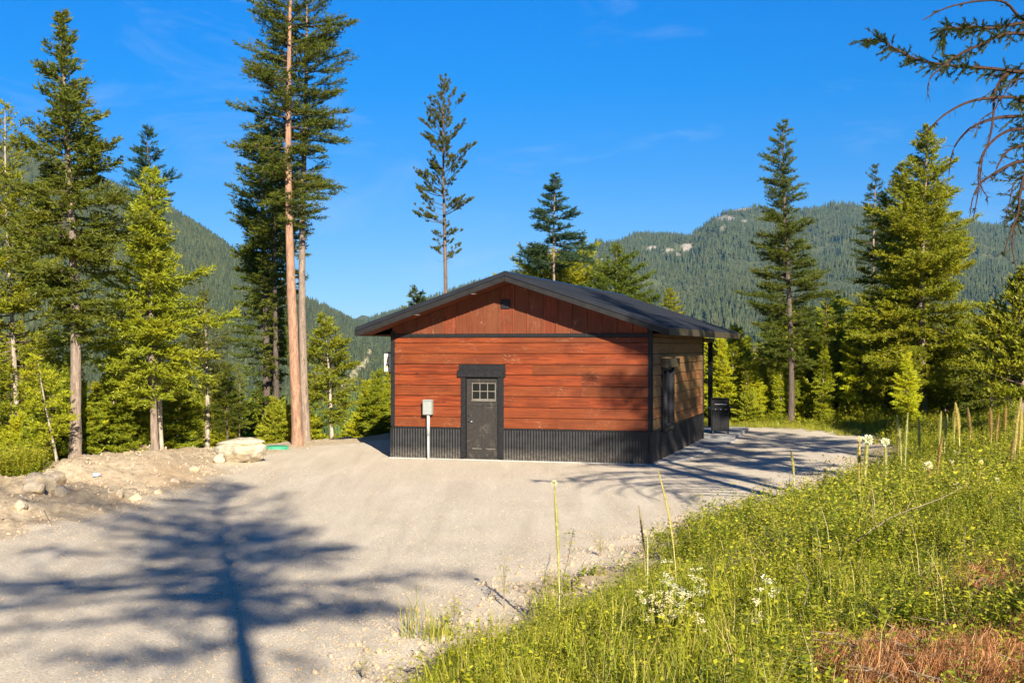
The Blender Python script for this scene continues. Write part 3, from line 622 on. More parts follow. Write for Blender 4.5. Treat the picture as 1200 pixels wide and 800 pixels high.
hero('fir_tree', 'tiny fir tip beside the peak of the roof', 'fir tree', 604, 66, 602, 316, [(324, 6), (335, 9), (400, 18)], 'dfir', 20, 3, BLUEG, BK_GREY)
# right group
hero('larch_tree', 'tall feathery larch with dark straight trunk right of the cabin', 'larch tree', 927, 45.5, 918, 140, [(165, 12), (200, 22), (250, 30), (300, 38), (350, 44), (400, 42), (430, 28)], 'larch', 21, 8, (0.11, 0.135, 0.016), BK_DK, dens=1.6, gap=.25, lscale=.95)
hero('larch_tree', 'thin larch with small dark top left of the widest right fir', 'larch tree', 1028, 55, 1027, 191, [(215, 10), (245, 16), (280, 28), (310, 18), (345, 22)], 'larch', 22, 6, (0.08, 0.105, 0.016), BK_GREY, dens=1.5, lscale=.95)
hero('fir_tree', 'widest olive fir on the right with bare grey lower trunk', 'fir tree', 1083, 44, 1087, 146, [(175, 17), (215, 32), (245, 46), (290, 58), (340, 66), (390, 76), (440, 72), (462, 36)], 'fir', 23, 9.5, (0.26, 0.27, 0.015), BK_GREY, dens=1.0, gap=.2)
hero('fir_tree', 'olive fir merging into the left flank of the widest right fir', 'fir tree', 1058, 47, 1058, 192, [(215, 16), (260, 30), (310, 40), (360, 44), (420, 46), (470, 30)], 'fir', 24, 8, (0.185, 0.20, 0.015), (0.3, 0.17, 0.12))
hero('fir_tree', 'leafy yellow green tree cut by the right frame edge', 'fir tree', 1196, 34, 1200, 318, [(335, 18), (360, 34), (400, 48), (440, 50), (470, 46)], 'bush', 25, 6, OLIVE, BK_GREY)
hero('fir_tree', 'rounded dark olive fir left of the tree at right edge', 'fir tree', 1160, 40, 1162, 372, [(390, 16), (420, 30), (450, 34), (475, 26)], 'fir', 26, 5, (0.13, 0.145, 0.014), BK_GREY)

# forest just beyond the pad: individual trees, copies of eight kinds
VARI = []
for i, (st, Hh, pf, fol, bark, rt) in enumerate((
        ('fir', 8, [(7, .5), (4.5, 1.2), (2.2, 1.7), (0.9, 1.5)], OLIVE, BK_GREY, .09), ('fir', 8, [(7, .6), (5, 1.1), (3, 1.5), (0.6, 1.4)], YEL, BK_PALE, .08),
        ('larch', 9, [(8, .5), (6, 1.1), (4, 1.3), (2.6, 1.1)], (0.21, 0.25, 0.016), BK_GREY, .09), ('dfir', 9, [(8, .5), (6, 1.2), (4, 1.5), (2.4, 1.5)], (0.12, 0.145, 0.014), BK_DK, .11),
        ('fir', 6, [(5, .5), (3, 1.2), (1.5, 1.5), (0.2, 1.5)], (0.26, 0.30, 0.016), BK_PALE, .06), ('larch', 10, [(9, .45), (7.5, .9), (5.5, 1.1), (4.5, .8)], OLIVE, (0.36, 0.20, 0.14), .12),
        ('bush', 3, [(2.6, .8), (1.8, 1.4), (0.9, 1.5), (0.2, 1.2)], YEL, BK_GREY, .04), ('bush', 4, [(3.5, .8), (2.4, 1.4), (1.2, 1.7), (0.2, 1.4)], (0.28, 0.30, 0.02), BK_GREY, .05),
        ('fir', 7, [(6.2, .3), (4.4, .6), (2.4, .85), (0.9, .85)], (0.34, 0.37, 0.02), BK_PALE, .05))):
    VARI.append((conifer_meshes(Hh, rt, pf, st, 50 + i, dens=.75 if st != 'bush' else .9, lscale=1.5, gap=.15), Hh, fol, bark, st))
SKY_L = [(-100, 380), (0, 385), (50, 415), (100, 455), (150, 440), (215, 452), (262, 455), (300, 455), (345, 470), (385, 482), (405, 500), (430, 494), (460, 478)]
SKY_R = [(820, 400), (850, 392), (868, 400), (900, 372), (950, 350), (985, 340), (1020, 370), (1070, 400), (1120, 410), (1160, 400), (1210, 385), (1320, 350)]
MIDS = []
ORD = 'first second third fourth fifth sixth seventh eighth ninth tenth eleventh twelfth thirteenth fourteenth fifteenth sixteenth seventeenth eighteenth nineteenth twentieth'.split()
TENS = {2: 'twenty', 3: 'thirty', 4: 'forty', 5: 'fifty', 6: 'sixty', 7: 'seventy'}
def ordinal(n):
    return ORD[n - 1] if n <= 20 else (TENS[n // 10] + ' ' + ORD[n % 10 - 1] if n % 10 else TENS[n // 10][:-1] + 'ieth')
def mid_tree(px, Y, ytop, kind, zsink=0.1, lab=None, cat=None, group=None, colf=1.0):
    X = (px - 600) / F * Y; z0 = tz(X, Y) - zsink; Hh = EYE + (HZ - ytop) * Y / F - z0
    ms, hv, fol, bark, st = VARI[kind]; sc = max(1.2 if st == 'bush' else 2.4, Hh) / hv
    if sc > 1.75: sc = 1.75
    name = {'larch': 'larch_tree', 'bush': 'shrub'}.get(st, 'fir_tree')
    t_ = tree_obj(name, ms, (X, Y, z0), R.uniform(0, 6.28), lab, cat or name.replace('_', ' '), tuple(c * colf for c in fol), bark, group, sc)
    if group: MIDS.append((lab, px, t_))
    return t_
GL, GR = 'trees on the slope below the left edge of the gravel', 'trees of the wood beyond the right end of the gravel'
LL = {0: 'olive green fir on slope left of cabin', 1: 'yellow green fir on slope left of cabin', 2: 'loose green larch among firs on slope left of cabin', 3: 'dark green fir on slope left of cabin',
      4: 'bushy bright young fir on slope left of cabin', 5: 'larch with bare reddish trunk on slope left of cabin', 6: 'low yellow green shrub behind the earth bank', 7: 'tall leafy shrub behind the earth bank', 8: 'narrow bright young fir on slope left of cabin'}
LR = {k: v.replace('left of cabin', 'right of cabin').replace('on slope', 'in wood').replace('behind the earth bank', 'at the foot of right wood') for k, v in LL.items()}
for i in range(72):
    px = R.uniform(-60, 470); Y = 33 + 75 * R.random() ** 1.5
    if px > 395: Y = max(Y, 44)
    k = R.choice([0, 1, 2, 3, 4, 4, 5, 1, 7] if px < 390 else [0, 1, 4, 7, 7])
    top = np.interp(px, [p[0] for p in SKY_L], [p[1] for p in SKY_L]) + R.uniform(0, 55)
    mid_tree(px, Y, top, k, lab=LL[k], group=GL + ', kind %s' % ['olive', 'yellow', 'loose larch', 'dark', 'young', 'bare larch', 'low shrub', 'tall shrub'][k], colf=R.uniform(.8, 1.15))
for i in range(150):
    px = R.uniform(822, 1290); Y = 47.5 + 50 * R.random() ** 1.7 - (6 if px > 1050 else 0)
    k = R.choice([0, 1, 2, 2, 4, 5, 2, 1, 3, 5, 5, 1])
    top = np.interp(px, [p[0] for p in SKY_R], [p[1] for p in SKY_R]) + R.uniform(0, 60)
    mid_tree(px, Y, top, k, lab=LR[k], group=GR + ', kind %s' % ['olive', 'yellow', 'loose larch', 'dark', 'young', 'bare larch', 'low shrub', 'tall shrub'][k], colf=R.uniform(1.0, 1.7))
for i in range(30):
    px = R.uniform(850, 1180); Y = R.uniform(46.0, 58); k = R.choice([2, 5, 5, 1, 2, 1])
    mid_tree(px, Y, np.interp(px, [850, 900, 1000, 1060, 1180], [392, 370, 345, 400, 400]) + R.uniform(-5, 50), k, lab=LR[k], group=GR + ', kind %s' % ['olive', 'yellow', 'loose larch', 'dark', 'young', 'bare larch'][k], colf=R.uniform(1.2, 1.8))
for i in range(58):
    px = R.uniform(850, 1200); Y = R.uniform(45.8, 57)
    mid_tree(px, Y, np.interp(px, [850, 900, 1000, 1060, 1200], [405, 400, 375, 410, 415]) + R.uniform(-20, 55), 8, lab=LR[8], group=GR + ', kind narrow', colf=R.uniform(.75, 1.2))
for i in range(14):
    px = R.uniform(870, 1230); Y = R.uniform(45.5, 50); k = R.choice([4, 6, 7, 6])
    mid_tree(px, Y, R.uniform(425, 470), k, lab=LR[k], group=GR + ', kind %s' % {4: 'young', 6: 'low shrub', 7: 'tall shrub'}[k], colf=R.uniform(.9, 1.25))
for i in range(16):
    px = R.uniform(-20, 165) if i < 11 else R.uniform(200, 450); Y = R.uniform(28.5, 33) if px < 200 else R.uniform(38, 44); k = R.choice([4, 6, 6])
    mid_tree(px, Y, R.uniform(500, 540), k, zsink=0.15, lab=LL[k], group=GL + ', kind %s' % {4: 'young', 6: 'low shrub'}[k], colf=R.uniform(.9, 1.2))
mid_tree(862, 50, 388, 1, lab='tall yellow leafed cedar standing right behind the porch post', cat='cedar tree', colf=1.25)
mid_tree(846, 47, 400, 1, lab='yellow foliage of the cedar seen between porch post and wall', cat='cedar tree', colf=1.3)
for lb in sorted(set(m[0] for m in MIDS)):
    for i, (l_, px, t_) in enumerate(sorted((m for m in MIDS if m[0] == lb), key=lambda m: m[1])):
        t_['label'] = ordinal(i + 1) + ' from left, ' + lb
# trees outside the frame whose shade falls into it
def shade_tree(x, y, H, prof, style, seed, label, rt=.16, **kw):
    ms = conifer_meshes(H, rt, prof, style, seed, **kw)
    return tree_obj('fir_tree', ms, (x, y, tz(x, y) - .05), 0, label, 'fir tree', DARK, BK_GREY)
shade_tree(1.95, -6.5, 13.4, [(12.6, .9), (11.4, 2.2), (10, 3.5), (8.8, 4.2), (8.0, 3.4), (7.2, 1.6)], 'dfir', 71, 'fir behind the viewer casting its broad shadow across the gravel', .19, dens=.7, lscale=1.05, gap=.42, dead=14, side=(3.3, .3))
shade_tree(8.6, 12.2, 15, [(13, .9), (11, 1.5), (8, 1.9), (6, 1.6), (5.2, .9)], 'dfir', 72, 'fir outside the right frame edge shading the cabin corner', .17, dens=.7, lscale=1.1, gap=.45)
shade_tree(10.0, 17.2, 11.5, [(10, .9), (8.5, 1.5), (6.5, 1.9), (5, 1.6), (4, .9)], 'dfir', 73, 'fir outside the right frame edge shading the far gravel', .15, dens=.8, lscale=1.2, gap=.4)

shade_tree(12.4, 20.5, 13, [(11.5, .9), (10, 1.6), (8, 2.1), (6.4, 2.0), (5.4, 1.0)], 'dfir', 74, 'fir outside the right frame edge shading the back of the gravel', .15, dens=.8, lscale=1.2, gap=.35)
# drooping half bare tree reaching in from the right
def drooping_tree():
    X0, Y0 = 7.3, 14.4; z0 = tz(X0, Y0)
    t = empty('spruce_tree', (X0, Y0, z0)); tag(t, 'half bare spruce whose drooping branches hang in from the top right corner', 'spruce tree')
    tb = MB(); H = 13.0
    tb.tube([(0, 0, -.5), (0, 0, 0), (.02, 0, 2), (.0, .03, 5), (-.02, 0, 8), (0, 0, 11), (0, 0, H)], [.22, .19, .165, .14, .10, .06, .015], 12)
    a = tb.build('trunk', M['bark'], t, True); a.color = (.15, .11, .085, 1)
    def P(px, py, Y): return ((px - 600) / F * Y - X0, Y - Y0, EYE + (HZ - py) / F * Y - z0)
    q = random.Random(3)
    lines = [  # rows of (column, row) from trunk side to tip
        [(1330, 60), (1240, 30), (1200, 24), (1178, 3), (1150, 1), (1110, 9), (1081, 24)],
        [(1340, 70), (1250, 30), (1200, 27), (1165, 33), (1140, 31), (1125, 33), (1110, 33), (1106, 45)],
        [(1330, 95), (1240, 90), (1199, 85), (1160, 80), (1126, 78), (1100, 75), (1070, 68), (1045, 55), (1030, 47), (1018, 47)],
        [(1325, 80), (1240, 42), (1199, 39), (1175, 41), (1150, 52), (1128, 62), (1109, 75), (1090, 92), (1087, 112)],
        [(1325, 90), (1240, 78), (1199, 83), (1180, 86), (1166, 108), (1164, 138), (1160, 160), (1151, 188), (1149, 216), (1158, 232)],
        [(1330, 130), (1240, 118), (1199, 119), (1188, 114), (1150, 116), (1125, 124), (1104, 137), (1090, 151), (1082, 160)],
        [(1330, 145), (1240, 136), (1199, 136), (1170, 138), (1143, 147), (1127, 160), (1117, 176), (1113, 196)],
        [(1330, 165), (1240, 150), (1199, 151), (1183, 153), (1167, 162), (1153, 178), (1147, 197), (1146, 225), (1140, 258)],
        [(1330, 190), (1240, 170), (1199, 171), (1180, 178), (1168, 197), (1166, 210)],
        [(1330, 210), (1240, 192), (1199, 189), (1180, 195), (1160, 207), (1148, 216), (1140, 232), (1137, 250)],
        [(1330, 240), (1240, 210), (1206, 200), (1196, 225), (1193, 250), (1184, 272), (1175, 300)],
        [(1330, 270), (1240, 238), (1206, 240), (1196, 250), (1188, 270), (1186, 290), (1190, 312)],
        [(1335, 30), (1240, 0), (1199, -20), (1150, -25), (1110, -16)], [(1335, -20), (1240, -60), (1180, -55), (1120, -35)],
        [(1335, 300), (1250, 290), (1215, 300), (1205, 330)], [(1180, 86), (1172, 110), (1166, 128), (1150, 140), (1146, 150)], [(1199, 92), (1185, 96), (1178, 108), (1172, 120)],
        [(1199, 206), (1188, 215), (1183, 238), (1176, 262)]]
    wood = MB(); lv = []
    for li, ln in enumerate(lines):
        Yt = Y0 - 0.3 - q.uniform(0.0, 1.6); n = len(ln); pts = []
        for i, (px, py) in enumerate(ln):
            Y = Y0 + (Yt - Y0) * min(1, i / (n - 1) * 1.3)
            pts.append(Vector(P(px, py, Y)))
        if ln[0][0] > 1300:
            pts[0] = Vector((0, 0, pts[0].z))
        # smooth
        sm = []
        for i in range(n - 1):
            p0, p1, p2, p3 = pts[max(i - 1, 0)], pts[i], pts[i + 1], pts[min(i + 2, n - 1)]
            for k in range(4):
                u = k / 4; sm.append(0.5 * ((2 * p1) + (-p0 + p2) * u + (2 * p0 - 5 * p1 + 4 * p2 - p3) * u * u + (-p0 + 3 * p1 - 3 * p2 + p3) * u ** 3))
        sm.append(pts[-1]); m = len(sm); base = .024 if ln[0][0] > 1300 else .009
        wood.tube(sm, [base * (1 - .85 * i / (m - 1)) + .002 for i in range(m)], 5)
        green = li in (1, 2, 3, 4, 12, 13) or ln[0][0] > 1300
        for i in range(2, m):
            p = sm[i]; u = i / m; px = 600 + F * (p.x + X0) / (p.y + Y0); py = HZ - F * (p.z + z0 - EYE) / (p.y + Y0)
            dense = 1.0 if (li == 1 and 1105 < px < 1185) else (.85 if (li == 2 and px < 1185) else (.55 if (li in (3, 4) and px > 1110 and py < 110) else (.8 if px > 1190 else .10)))
            for _ in range(5):
                if q.random() > dense * .9 + .10: continue
                tdir = (sm[i] - sm[i - 1]).normalized(); sd_ = tdir.cross(Vector((0, 0, 1))).normalized()
                d = (tdir * q.uniform(.1, .8) + sd_ * q.uniform(-1, 1) + Vector((0, 0, q.uniform(-.9, .45)))).normalized(); l = q.uniform(.06, .22) * (1.1 if dense > .5 else .55)
                wood.tube([p, p + d * l * .6, p + d * l + Vector((0, 0, -.02))], [.0035, .0028, .0015], 3, False)
                if dense > .5 or q.random() < .3:
                    for __ in range(int(24 * (1 if dense > .5 else .35))):
                        b = p + d * l * q.uniform(.15, 1); nd = (d + Vector((q.uniform(-1, 1), q.uniform(-1, 1), q.uniform(-1, 1))) * .75).normalized(); L = q.uniform(.03, .06)
                        s = nd.cross(Vector((q.random(), q.random(), q.random()))).normalized() * .006; lv.append((b - s, b + s, b + nd * L))
    o = wood.build('branches', M['hangwood'], t); o['kind'] = 'stuff'
    Vv = np.array([[tuple(a), tuple(b), tuple(c)] for a, b, c in lv]).reshape(-1, 3)
    f = obj_me('foliage', mesh_np('foliage', Vv, np.arange(len(Vv)), 3, M['needle']), t); f.color = (.06, .085, .02, 1); f['kind'] = 'stuff'
    ms = conifer_meshes(H, .10, [(H, .05), (11, .8), (9.2, 1.1), (7.6, 1.2), (6.4, .6)], 'dfir', 77, lscale=1.0, dens=.8, gap=.45)
    for nm, me_ in (('upper_branches', ms[1]), ('upper_foliage', ms[2])):
        o = obj_me(nm, me_, t); o['kind'] = 'stuff'; o.color = (.05, .07, .02, 1)
drooping_tree()

# ------------------------------------------------------------------ cabin
YAW = 0.291; CX, CY = 3.373, 30.141; CW, CD = 6.766, 8.851
Z1, ZB = 0.792, 3.17; ZR, ZE, SO, OV, RL = 4.637, 3.308, 0.565, 0.887, 13.48
RX = -CW / 2 - 0.05                      # ridge line
cab = empty('cabin', (CX, CY, 0), -YAW)
tag(cab, 'red stained wood cabin with black metal base, black door and low gable roof', 'cabin')
def roof_z(x):
    return ZR - (ZR - ZE) * ((x - RX) / (SO - RX) if x > RX else (RX - x) / (RX + CW + SO))
def ax_of(px, off=0.0):
    """cabin x on the front wall plane from a photo column"""
    k = (px - 600) / F; bx, by = CX + off * math.sin(YAW), CY + off * math.cos(YAW)
    return (by * k - bx) / (math.cos(YAW) + math.sin(YAW) * k)
TH = 0.17
# wall core with gable, behind the cladding
dx0, dx1 = ax_of(545.5), ax_of(583.5)    # door slab
core = MB()
core.box(-CW + .04, dx0 - .02, .05, .15, 0, ZB); core.box(dx1 + .02, -.04, .05, .15, 0, ZB); core.box(dx0 - .02, dx1 + .02, .05, .15, 2.10, ZB)
core.box(-CW + .04, -CW + .14, .15, CD - .04, 0, ZB); core.box(-CW + .04, -.04, CD - .14, CD - .04, 0, ZB)
WB0, WB1, WZ0, WZ1 = 1.50, 3.10, 0.80, 2.30   # side window opening
core.box(-.14, -.04, .15, WB0, 0, ZB); core.box(-.14, -.04, WB1, CD - .14, 0, ZB); core.box(-.14, -.04, WB0, WB1, 0, WZ0); core.box(-.14, -.04, WB0, WB1, WZ1, ZB)
for yb in (.05, CD - .10):
    v = []
    for y in (yb, yb + .05):
        v += [(-CW + .04, y, ZB), (-.04, y, ZB), (-.04, y, roof_z(-.04) - TH), (RX, y, ZR - TH - .01), (-CW + .04, y, roof_z(-CW + .04) - TH)]
    core.add(v, [(0, 1, 2, 3, 4), (9, 8, 7, 6, 5), (0, 5, 6, 1), (1, 6, 7, 2), (2, 7, 8, 3), (3, 8, 9, 4), (4, 9, 5, 0)])
for xs in (-CW + .04, -.14): core.box(xs, xs + .10, .10, CD - .10, ZB, ZE - .02)
core.build('wall', M['black_wood'], cab)
# horizontal siding
rows = []; zc = Z1 + .012; hs = [.268, .262, .272, .265, .27, .262, .268, .275, .22]
for h_ in hs:
    rows.append((zc, min(zc + h_, ZB - .09))); zc += h_
    if zc > ZB - .1: break
def plank_mesh(L, h, axis, th=.018, taper=.013):
    k = ('pm', round(L, 3), round(h, 3), axis)
    if k in M: return M[k]
    g = .014
    b = MB()
    if axis == 'x': v = [(x, y, z) for x in (0, L) for (y, z) in ((-th - taper, g), (0, g), (0, h), (-th + taper, h), (-th, h - .012), (-th - taper, g + .01))]
    else: v = [(y * -1, x, z) for x in (0, L) for (y, z) in ((-th - taper, g), (0, g), (0, h), (-th + taper, h), (-th, h - .012), (-th - taper, g + .01))]
    b.add(v, [(0, 1, 2, 3, 4, 5), (11, 10, 9, 8, 7, 6)] + [(i, (i + 1) % 6, (i + 1) % 6 + 6, i + 6) for i in range(6)])
    M[k] = b.me('plank', M['siding'] if axis == 'x' else M['siding_side_lit']); return M[k]
def plank(x, y, z, L, h, axis, par=None):
    o = obj_me('plank', plank_mesh(L, h, axis), par or cab); o.location = (x, y, z); return o
tx0, tx1 = ax_of(540), ax_of(590)       # outer edges of the door trim
for z0_, z1_ in rows:
    h_ = z1_ - z0_
    if z0_ < 2.2 and z1_ > 2.25 or z0_ < 2.22:
        plank(-CW + .10, .05, z0_, (tx0 + (0.0 if z0_ < 2.0 else -.07)) - (-CW + .10), h_, 'x'); xx0 = tx1 + (0.0 if z0_ < 2.0 else .04); jt = round(R.uniform(.6, 2.6), 1); plank(xx0, .05, z0_, jt - .002, h_, 'x'); plank(xx0 + jt, .05, z0_, -.10 - xx0 - jt, h_, 'x')
    else: jt = round(R.uniform(2, 4.6), 1); plank(-CW + .10, .05, z0_, jt - .002, h_, 'x'); plank(-CW + .10 + jt, .05, z0_, CW - .20 - jt, h_, 'x')
    # right wall, cut at the window
    if z1_ > WZ0 - .12 and z0_ < WZ1 + .08:
        plank(-.05 + .012, .10, z0_, WB0 - .10 - .10, h_, 'y'); plank(-.05 + .012, WB1 + .10, z0_, CD - .08 - WB1 - .10, h_, 'y')
    else: plank(-.05 + .012, .10, z0_, CD - .18, h_, 'y')
    o = plank(-CW + .05 - .012, CD - .08, z0_, CD - .18, h_, 'y'); o.rotation_euler = (0, 0, math.pi)
for k_ in range(2):   # upper rows under the right eave
    plank(-.05 + .012, .10, rows[-1][1] + .0 + k_ * .12, CD - .18, .118, 'y') if rows[-1][1] + (k_ + 1) * .12 < ZE - .03 else None
# corner boards
for x0_, x1_, y0_, y1_ in ((-.10, .012, .012, .05), (-.026, .014, .0505, .10), (-CW - .012, -CW + .10, .012, .05), (-CW - .012, -CW + .026, .0505, .10), (-.026, .014, CD - .08, CD + .01), (-CW - .012, -CW + .026, CD - .08, CD + .01)):
    MB().box(x0_, x1_, y0_, y1_, Z1 + .02 if y0_ < 1 else 0, 3.28 if (y0_ > 1 or x0_ > -1) else 3.25, .004).build('corner_board', M['black_wood'], cab)
# corrugated base
def corrug(n, L, h, axis):
    p = .068; k = max(2, int(L / p)); seg = k * 6; V = []; Fq = []
    for i in range(seg + 1):
        x = L * i / seg; d = .011 * math.cos(2 * math.pi * i / 6)
        for z in (0.0, h):
            V.append((x, -.012 - d, z) if axis == 'x' else (.012 + d, x, z))
    for i in range(seg): Fq.append((2 * i, 2 * i + 2, 2 * i + 3, 2 * i + 1))
    o = obj_me('base_panel', mesh_np('base_panel', V, Fq, 4, M['corr'], True), cab); return o
def panels(x0, x1, axis, fixed):
    w = .92; n = max(1, round((x1 - x0) / w)); L = (x1 - x0) / n
    for i in range(n):
        o = corrug(n, L, Z1 - .035, axis); o.location = (x0 + i * L, fixed, .02) if axis == 'x' else (fixed, x0 + i * L, .02)
panels(-CW + .03, tx0, 'x', .045); panels(tx1, -.03, 'x', .045); panels(.03, CD, 'y', -.035); panels(.03, CD, 'y', -CW - .0)
MB().box(-CW + .02, tx0, .012, .05, Z1 - .015, Z1 + .016).build('base_flashing', M['black_wood'], cab)
MB().box(tx1, -.0, .012, .05, Z1 - .015, Z1 + .016).build('base_flashing', M['black_wood'], cab)
MB().box(-.03, .018, .051, CD, Z1 - .015, Z1 + .016).build('base_flashing', M['black_wood'], cab)
MB().box(-.045, .020, .004, .049, 0.01, Z1 - .016).build('corner_flashing', M['corr'], cab)
MB().box(-CW - .02, -CW + .045, .004, .049, 0.01, Z1 - .016).build('corner_flashing', M['corr'], cab)
MB().box(-CW - .05, .06, -.04, CD + .02, -.25, .022).build('foundation', M['concrete'], cab)
# frieze board and gable boards
MB().box(-CW - .015, .02, .006, .049, ZB - .085, ZB + .005, .004).build('frieze_board', M['black_wood'], cab)
gx = -CW + .02; pitch = .372; i = 0; x_ = ax_of(593) - pitch * 8.5
while x_ < -.02:
    a0, a1 = max(x_, -CW + .03), min(x_ + pitch - .006, -.03)
    if a1 - a0 > .05:
        tops = [roof_z(a) - TH - .004 for a in (a0, a1)]; mid = [(a0, tops[0]), (a1, tops[1])]
        if a0 < RX < a1: mid = [(a0, tops[0]), (RX, ZR - TH - .004), (a1, tops[1])]
        pr_ = [(a0, ZB + .008), (a1, ZB + .008)] + mid[::-1]; n_ = len(pr_)
        if min(tops) > ZB + .05:
            MB().add([(a, .034, z) for a, z in pr_] + [(a, .049, z) for a, z in pr_], [tuple(range(n_)), tuple(range(n_, 2 * n_))[::-1]] + [(k, (k + 1) % n_, (k + 1) % n_ + n_, k + n_) for k in range(n_)]).build('gable_board', M['gable'], cab)
    b0 = x_ - .026; 
    if b0 > -CW + .1 and b0 + .052 < -.05 and roof_z(b0) - TH > ZB + .05 and roof_z(b0 + .05) - TH > ZB + .05:
        zt_ = min(roof_z(b0), roof_z(b0 + .05)) - TH - .006
        MB().box(b0, b0 + .05, .012, .0335, ZB + .008, zt_, .003).build('batten', M['gable'], cab)
    x_ += pitch
vx0, vx1 = ax_of(587), ax_of(597.5)
vt = MB().box(vx0, vx1, -.004, .0115, 3.80, 4.02, .004).build('gable_vent', M['black_wood'], cab)
for k in range(4): MB().box(vx0 + .015, vx1 - .015, -.012, -.0045, 3.825 + k * .048, 3.85 + k * .048).build('vent_slat', M['dark'], vt)
# roof: panels with standing seams, ridge cap, rakes, eaves, soffit
npan = 35; wpan = (RL + OV) / npan
for sgn in (1, -1):
    span = (SO - RX) if sgn > 0 else (RX + CW + SO); rise = ZR - ZE; ln = math.hypot(span, rise); key = 'roofpan%d' % sgn
    b = MB(); b.box(0, ln + .02, 0, wpan - .003, -.014, 0); b.box(0, ln + .02, -.014, .012, .001, .034)
    me_ = b.me('roof_panel', M['roof'])
    for i in range(npan):
        o = obj_me('roof_panel', me_, cab); o.location = (RX, -OV + i * wpan, ZR)
        o.rotation_euler = (0, math.atan2(rise, span), 0) if sgn > 0 else (0, -math.atan2(rise, span), 0)
        if sgn < 0: o.rotation_euler = (0, math.atan2(rise, span), math.pi); o.location = (RX, -OV + (i + 1) * wpan - .004, ZR)
MB().add([(RX - .15, y, ZR - .155 * .336 + .004 + d) for y in (-OV - .02, RL + .02) for d in (0, .04)] + [(RX, y, ZR + .005 + d) for y in (-OV - .02, RL + .02) for d in (0, .045)] + [(RX + .15, y, ZR - .155 * .336 + .004 + d) for y in (-OV - .02, RL + .02) for d in (0, .04)],
         [(0, 4, 6, 2), (4, 8, 10, 6), (1, 3, 7, 5), (5, 7, 11, 9), (0, 1, 5, 4), (4, 5, 9, 8), (2, 6, 7, 3), (6, 10, 11, 7), (0, 2, 3, 1), (8, 9, 11, 10)]).build('ridge_cap', M['roof'], cab)
def rake(y0, y1, xo, top, bot, nm, mat, ovx=0.0):
    xe = SO + ovx if xo > 0 else -CW - SO - ovx
    x0_ = RX + (.0015 if xo > 0 else -.0015)
    v = [(x, y, roof_z(x) + dz if abs(x - xe) > 1e-6 else ZE + dz) for x in (x0_, xe) for y in (y0, y1) for dz in (bot, top)]
    return MB().add(v, [(0, 1, 3, 2), (4, 6, 7, 5), (0, 4, 5, 1), (2, 3, 7, 6), (0, 2, 6, 4), (1, 5, 7, 3)]).build(nm, mat, cab)
for s_ in (1, -1):
    rake(-OV - .035, -OV - .001, s_, -.005, -.20, 'rake_board', M['fascia'])
    rake(-OV - .060, -OV - .036, s_, .035, -.065, 'rake_trim', M['roof'])
    rake(RL + .002, RL + .04, s_, -.005, -.20, 'rake_board', M['fascia'])
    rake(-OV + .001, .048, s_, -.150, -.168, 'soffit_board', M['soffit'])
    xe = SO if s_ > 0 else -CW - SO
    x0_, x1_ = sorted((xe, xe + s_ * .035))
    MB().box(x0_, x1_, -OV - .034, RL + .03, ZE - .185, ZE - .012, .003).build('eave_board', M['beam'] if s_ > 0 else M['fascia'], cab)  # right board takes the olive beam colour: grazing sunlight put into it
    xw = (.0 if s_ > 0 else -CW)
    x0_, x1_ = sorted((xe - s_ * .002, xw))
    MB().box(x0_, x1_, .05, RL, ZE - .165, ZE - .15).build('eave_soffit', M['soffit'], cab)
    for yj in (-OV + .25, -.25):
        pass
# porch at the back right: post and header beam
MB().box(-.42, -.22, CD + .02, RL - .35, 3.0, 3.135, .005).build('porch_beam', M['beam'], cab)
MB().box(-.395, -.245, RL - .72, RL - .57, .12, 2.998, .006).build('porch_post', M['black_wood'], cab)
MB().box(-CW + .3, -CW + .45, RL - .72, RL - .57, .12, 2.998, .006).build('porch_post', M['black_wood'], cab)
MB().box(-CW + .25, -.425, RL - .74, RL - .60, 3.0, 3.135, .005).build('porch_beam', M['beam'], cab)
# soffit lamps
for px_ in (489, 555):
    xx_ = ax_of(px_ , -.62); b = MB(); zz_ = roof_z(xx_) - .172
    b.lathe([(.062, zz_ - .022), (.068, zz_ - .012), (.068, zz_ + .004)], xx_, -.62, 20); o = b.build('soffit_lamp', M['lamp'], cab, True)
# door
dr = MB().box(dx0, dx1, .075, .115, .03, 2.06, .004).build('door', M['door'], cab)
wx0, wx1, wz0, wz1 = ax_of(552.5), ax_of(579.5), 1.53, 1.93
def dbox(nm, x0, x1, y0, y1, z0, z1, m, b=.004, par=None): return MB().box(x0, x1, y0, y1, z0, z1, b).build(nm, m, par or dr)
dbox('door_stile', dx0 + .008, wx0 - .02, .064, .0745, .05, 2.05, M['door']); dbox('door_stile', wx1 + .02, dx1 - .008, .064, .0745, .05, 2.05, M['door'])
dbox('door_rail', wx0 - .0195, wx1 + .0195, .064, .0745, 1.955, 2.05, M['door']); dbox('door_rail', wx0 - .0195, wx1 + .0195, .064, .0745, 1.36, 1.505, M['door']); dbox('door_rail', wx0 - .0195, wx1 + .0195, .064, .0745, .05, .28, M['door'])
mx_ = (wx0 + wx1) / 2; dbox('door_stile', mx_ - .05, mx_ + .05, .064, .0745, .2805, 1.3595, M['door'])
dbox('panel_sill', wx0 - .0, mx_ - .0505, .060, .0745, .281, .293, M['muntin'], 0); dbox('panel_sill', mx_ + .0505, wx1, .060, .0745, .281, .293, M['muntin'], 0)
pw_, ph_ = (wx1 - wx0) / 3, (wz1 - wz0) / 2
for i in range(3):
    for j in range(2): dbox('pane', wx0 + i * pw_ + .012, wx0 + (i + 1) * pw_ - .012, .069, .0745, wz0 + j * ph_ + .012, wz0 + (j + 1) * ph_ - .012, M['glass'], 0)
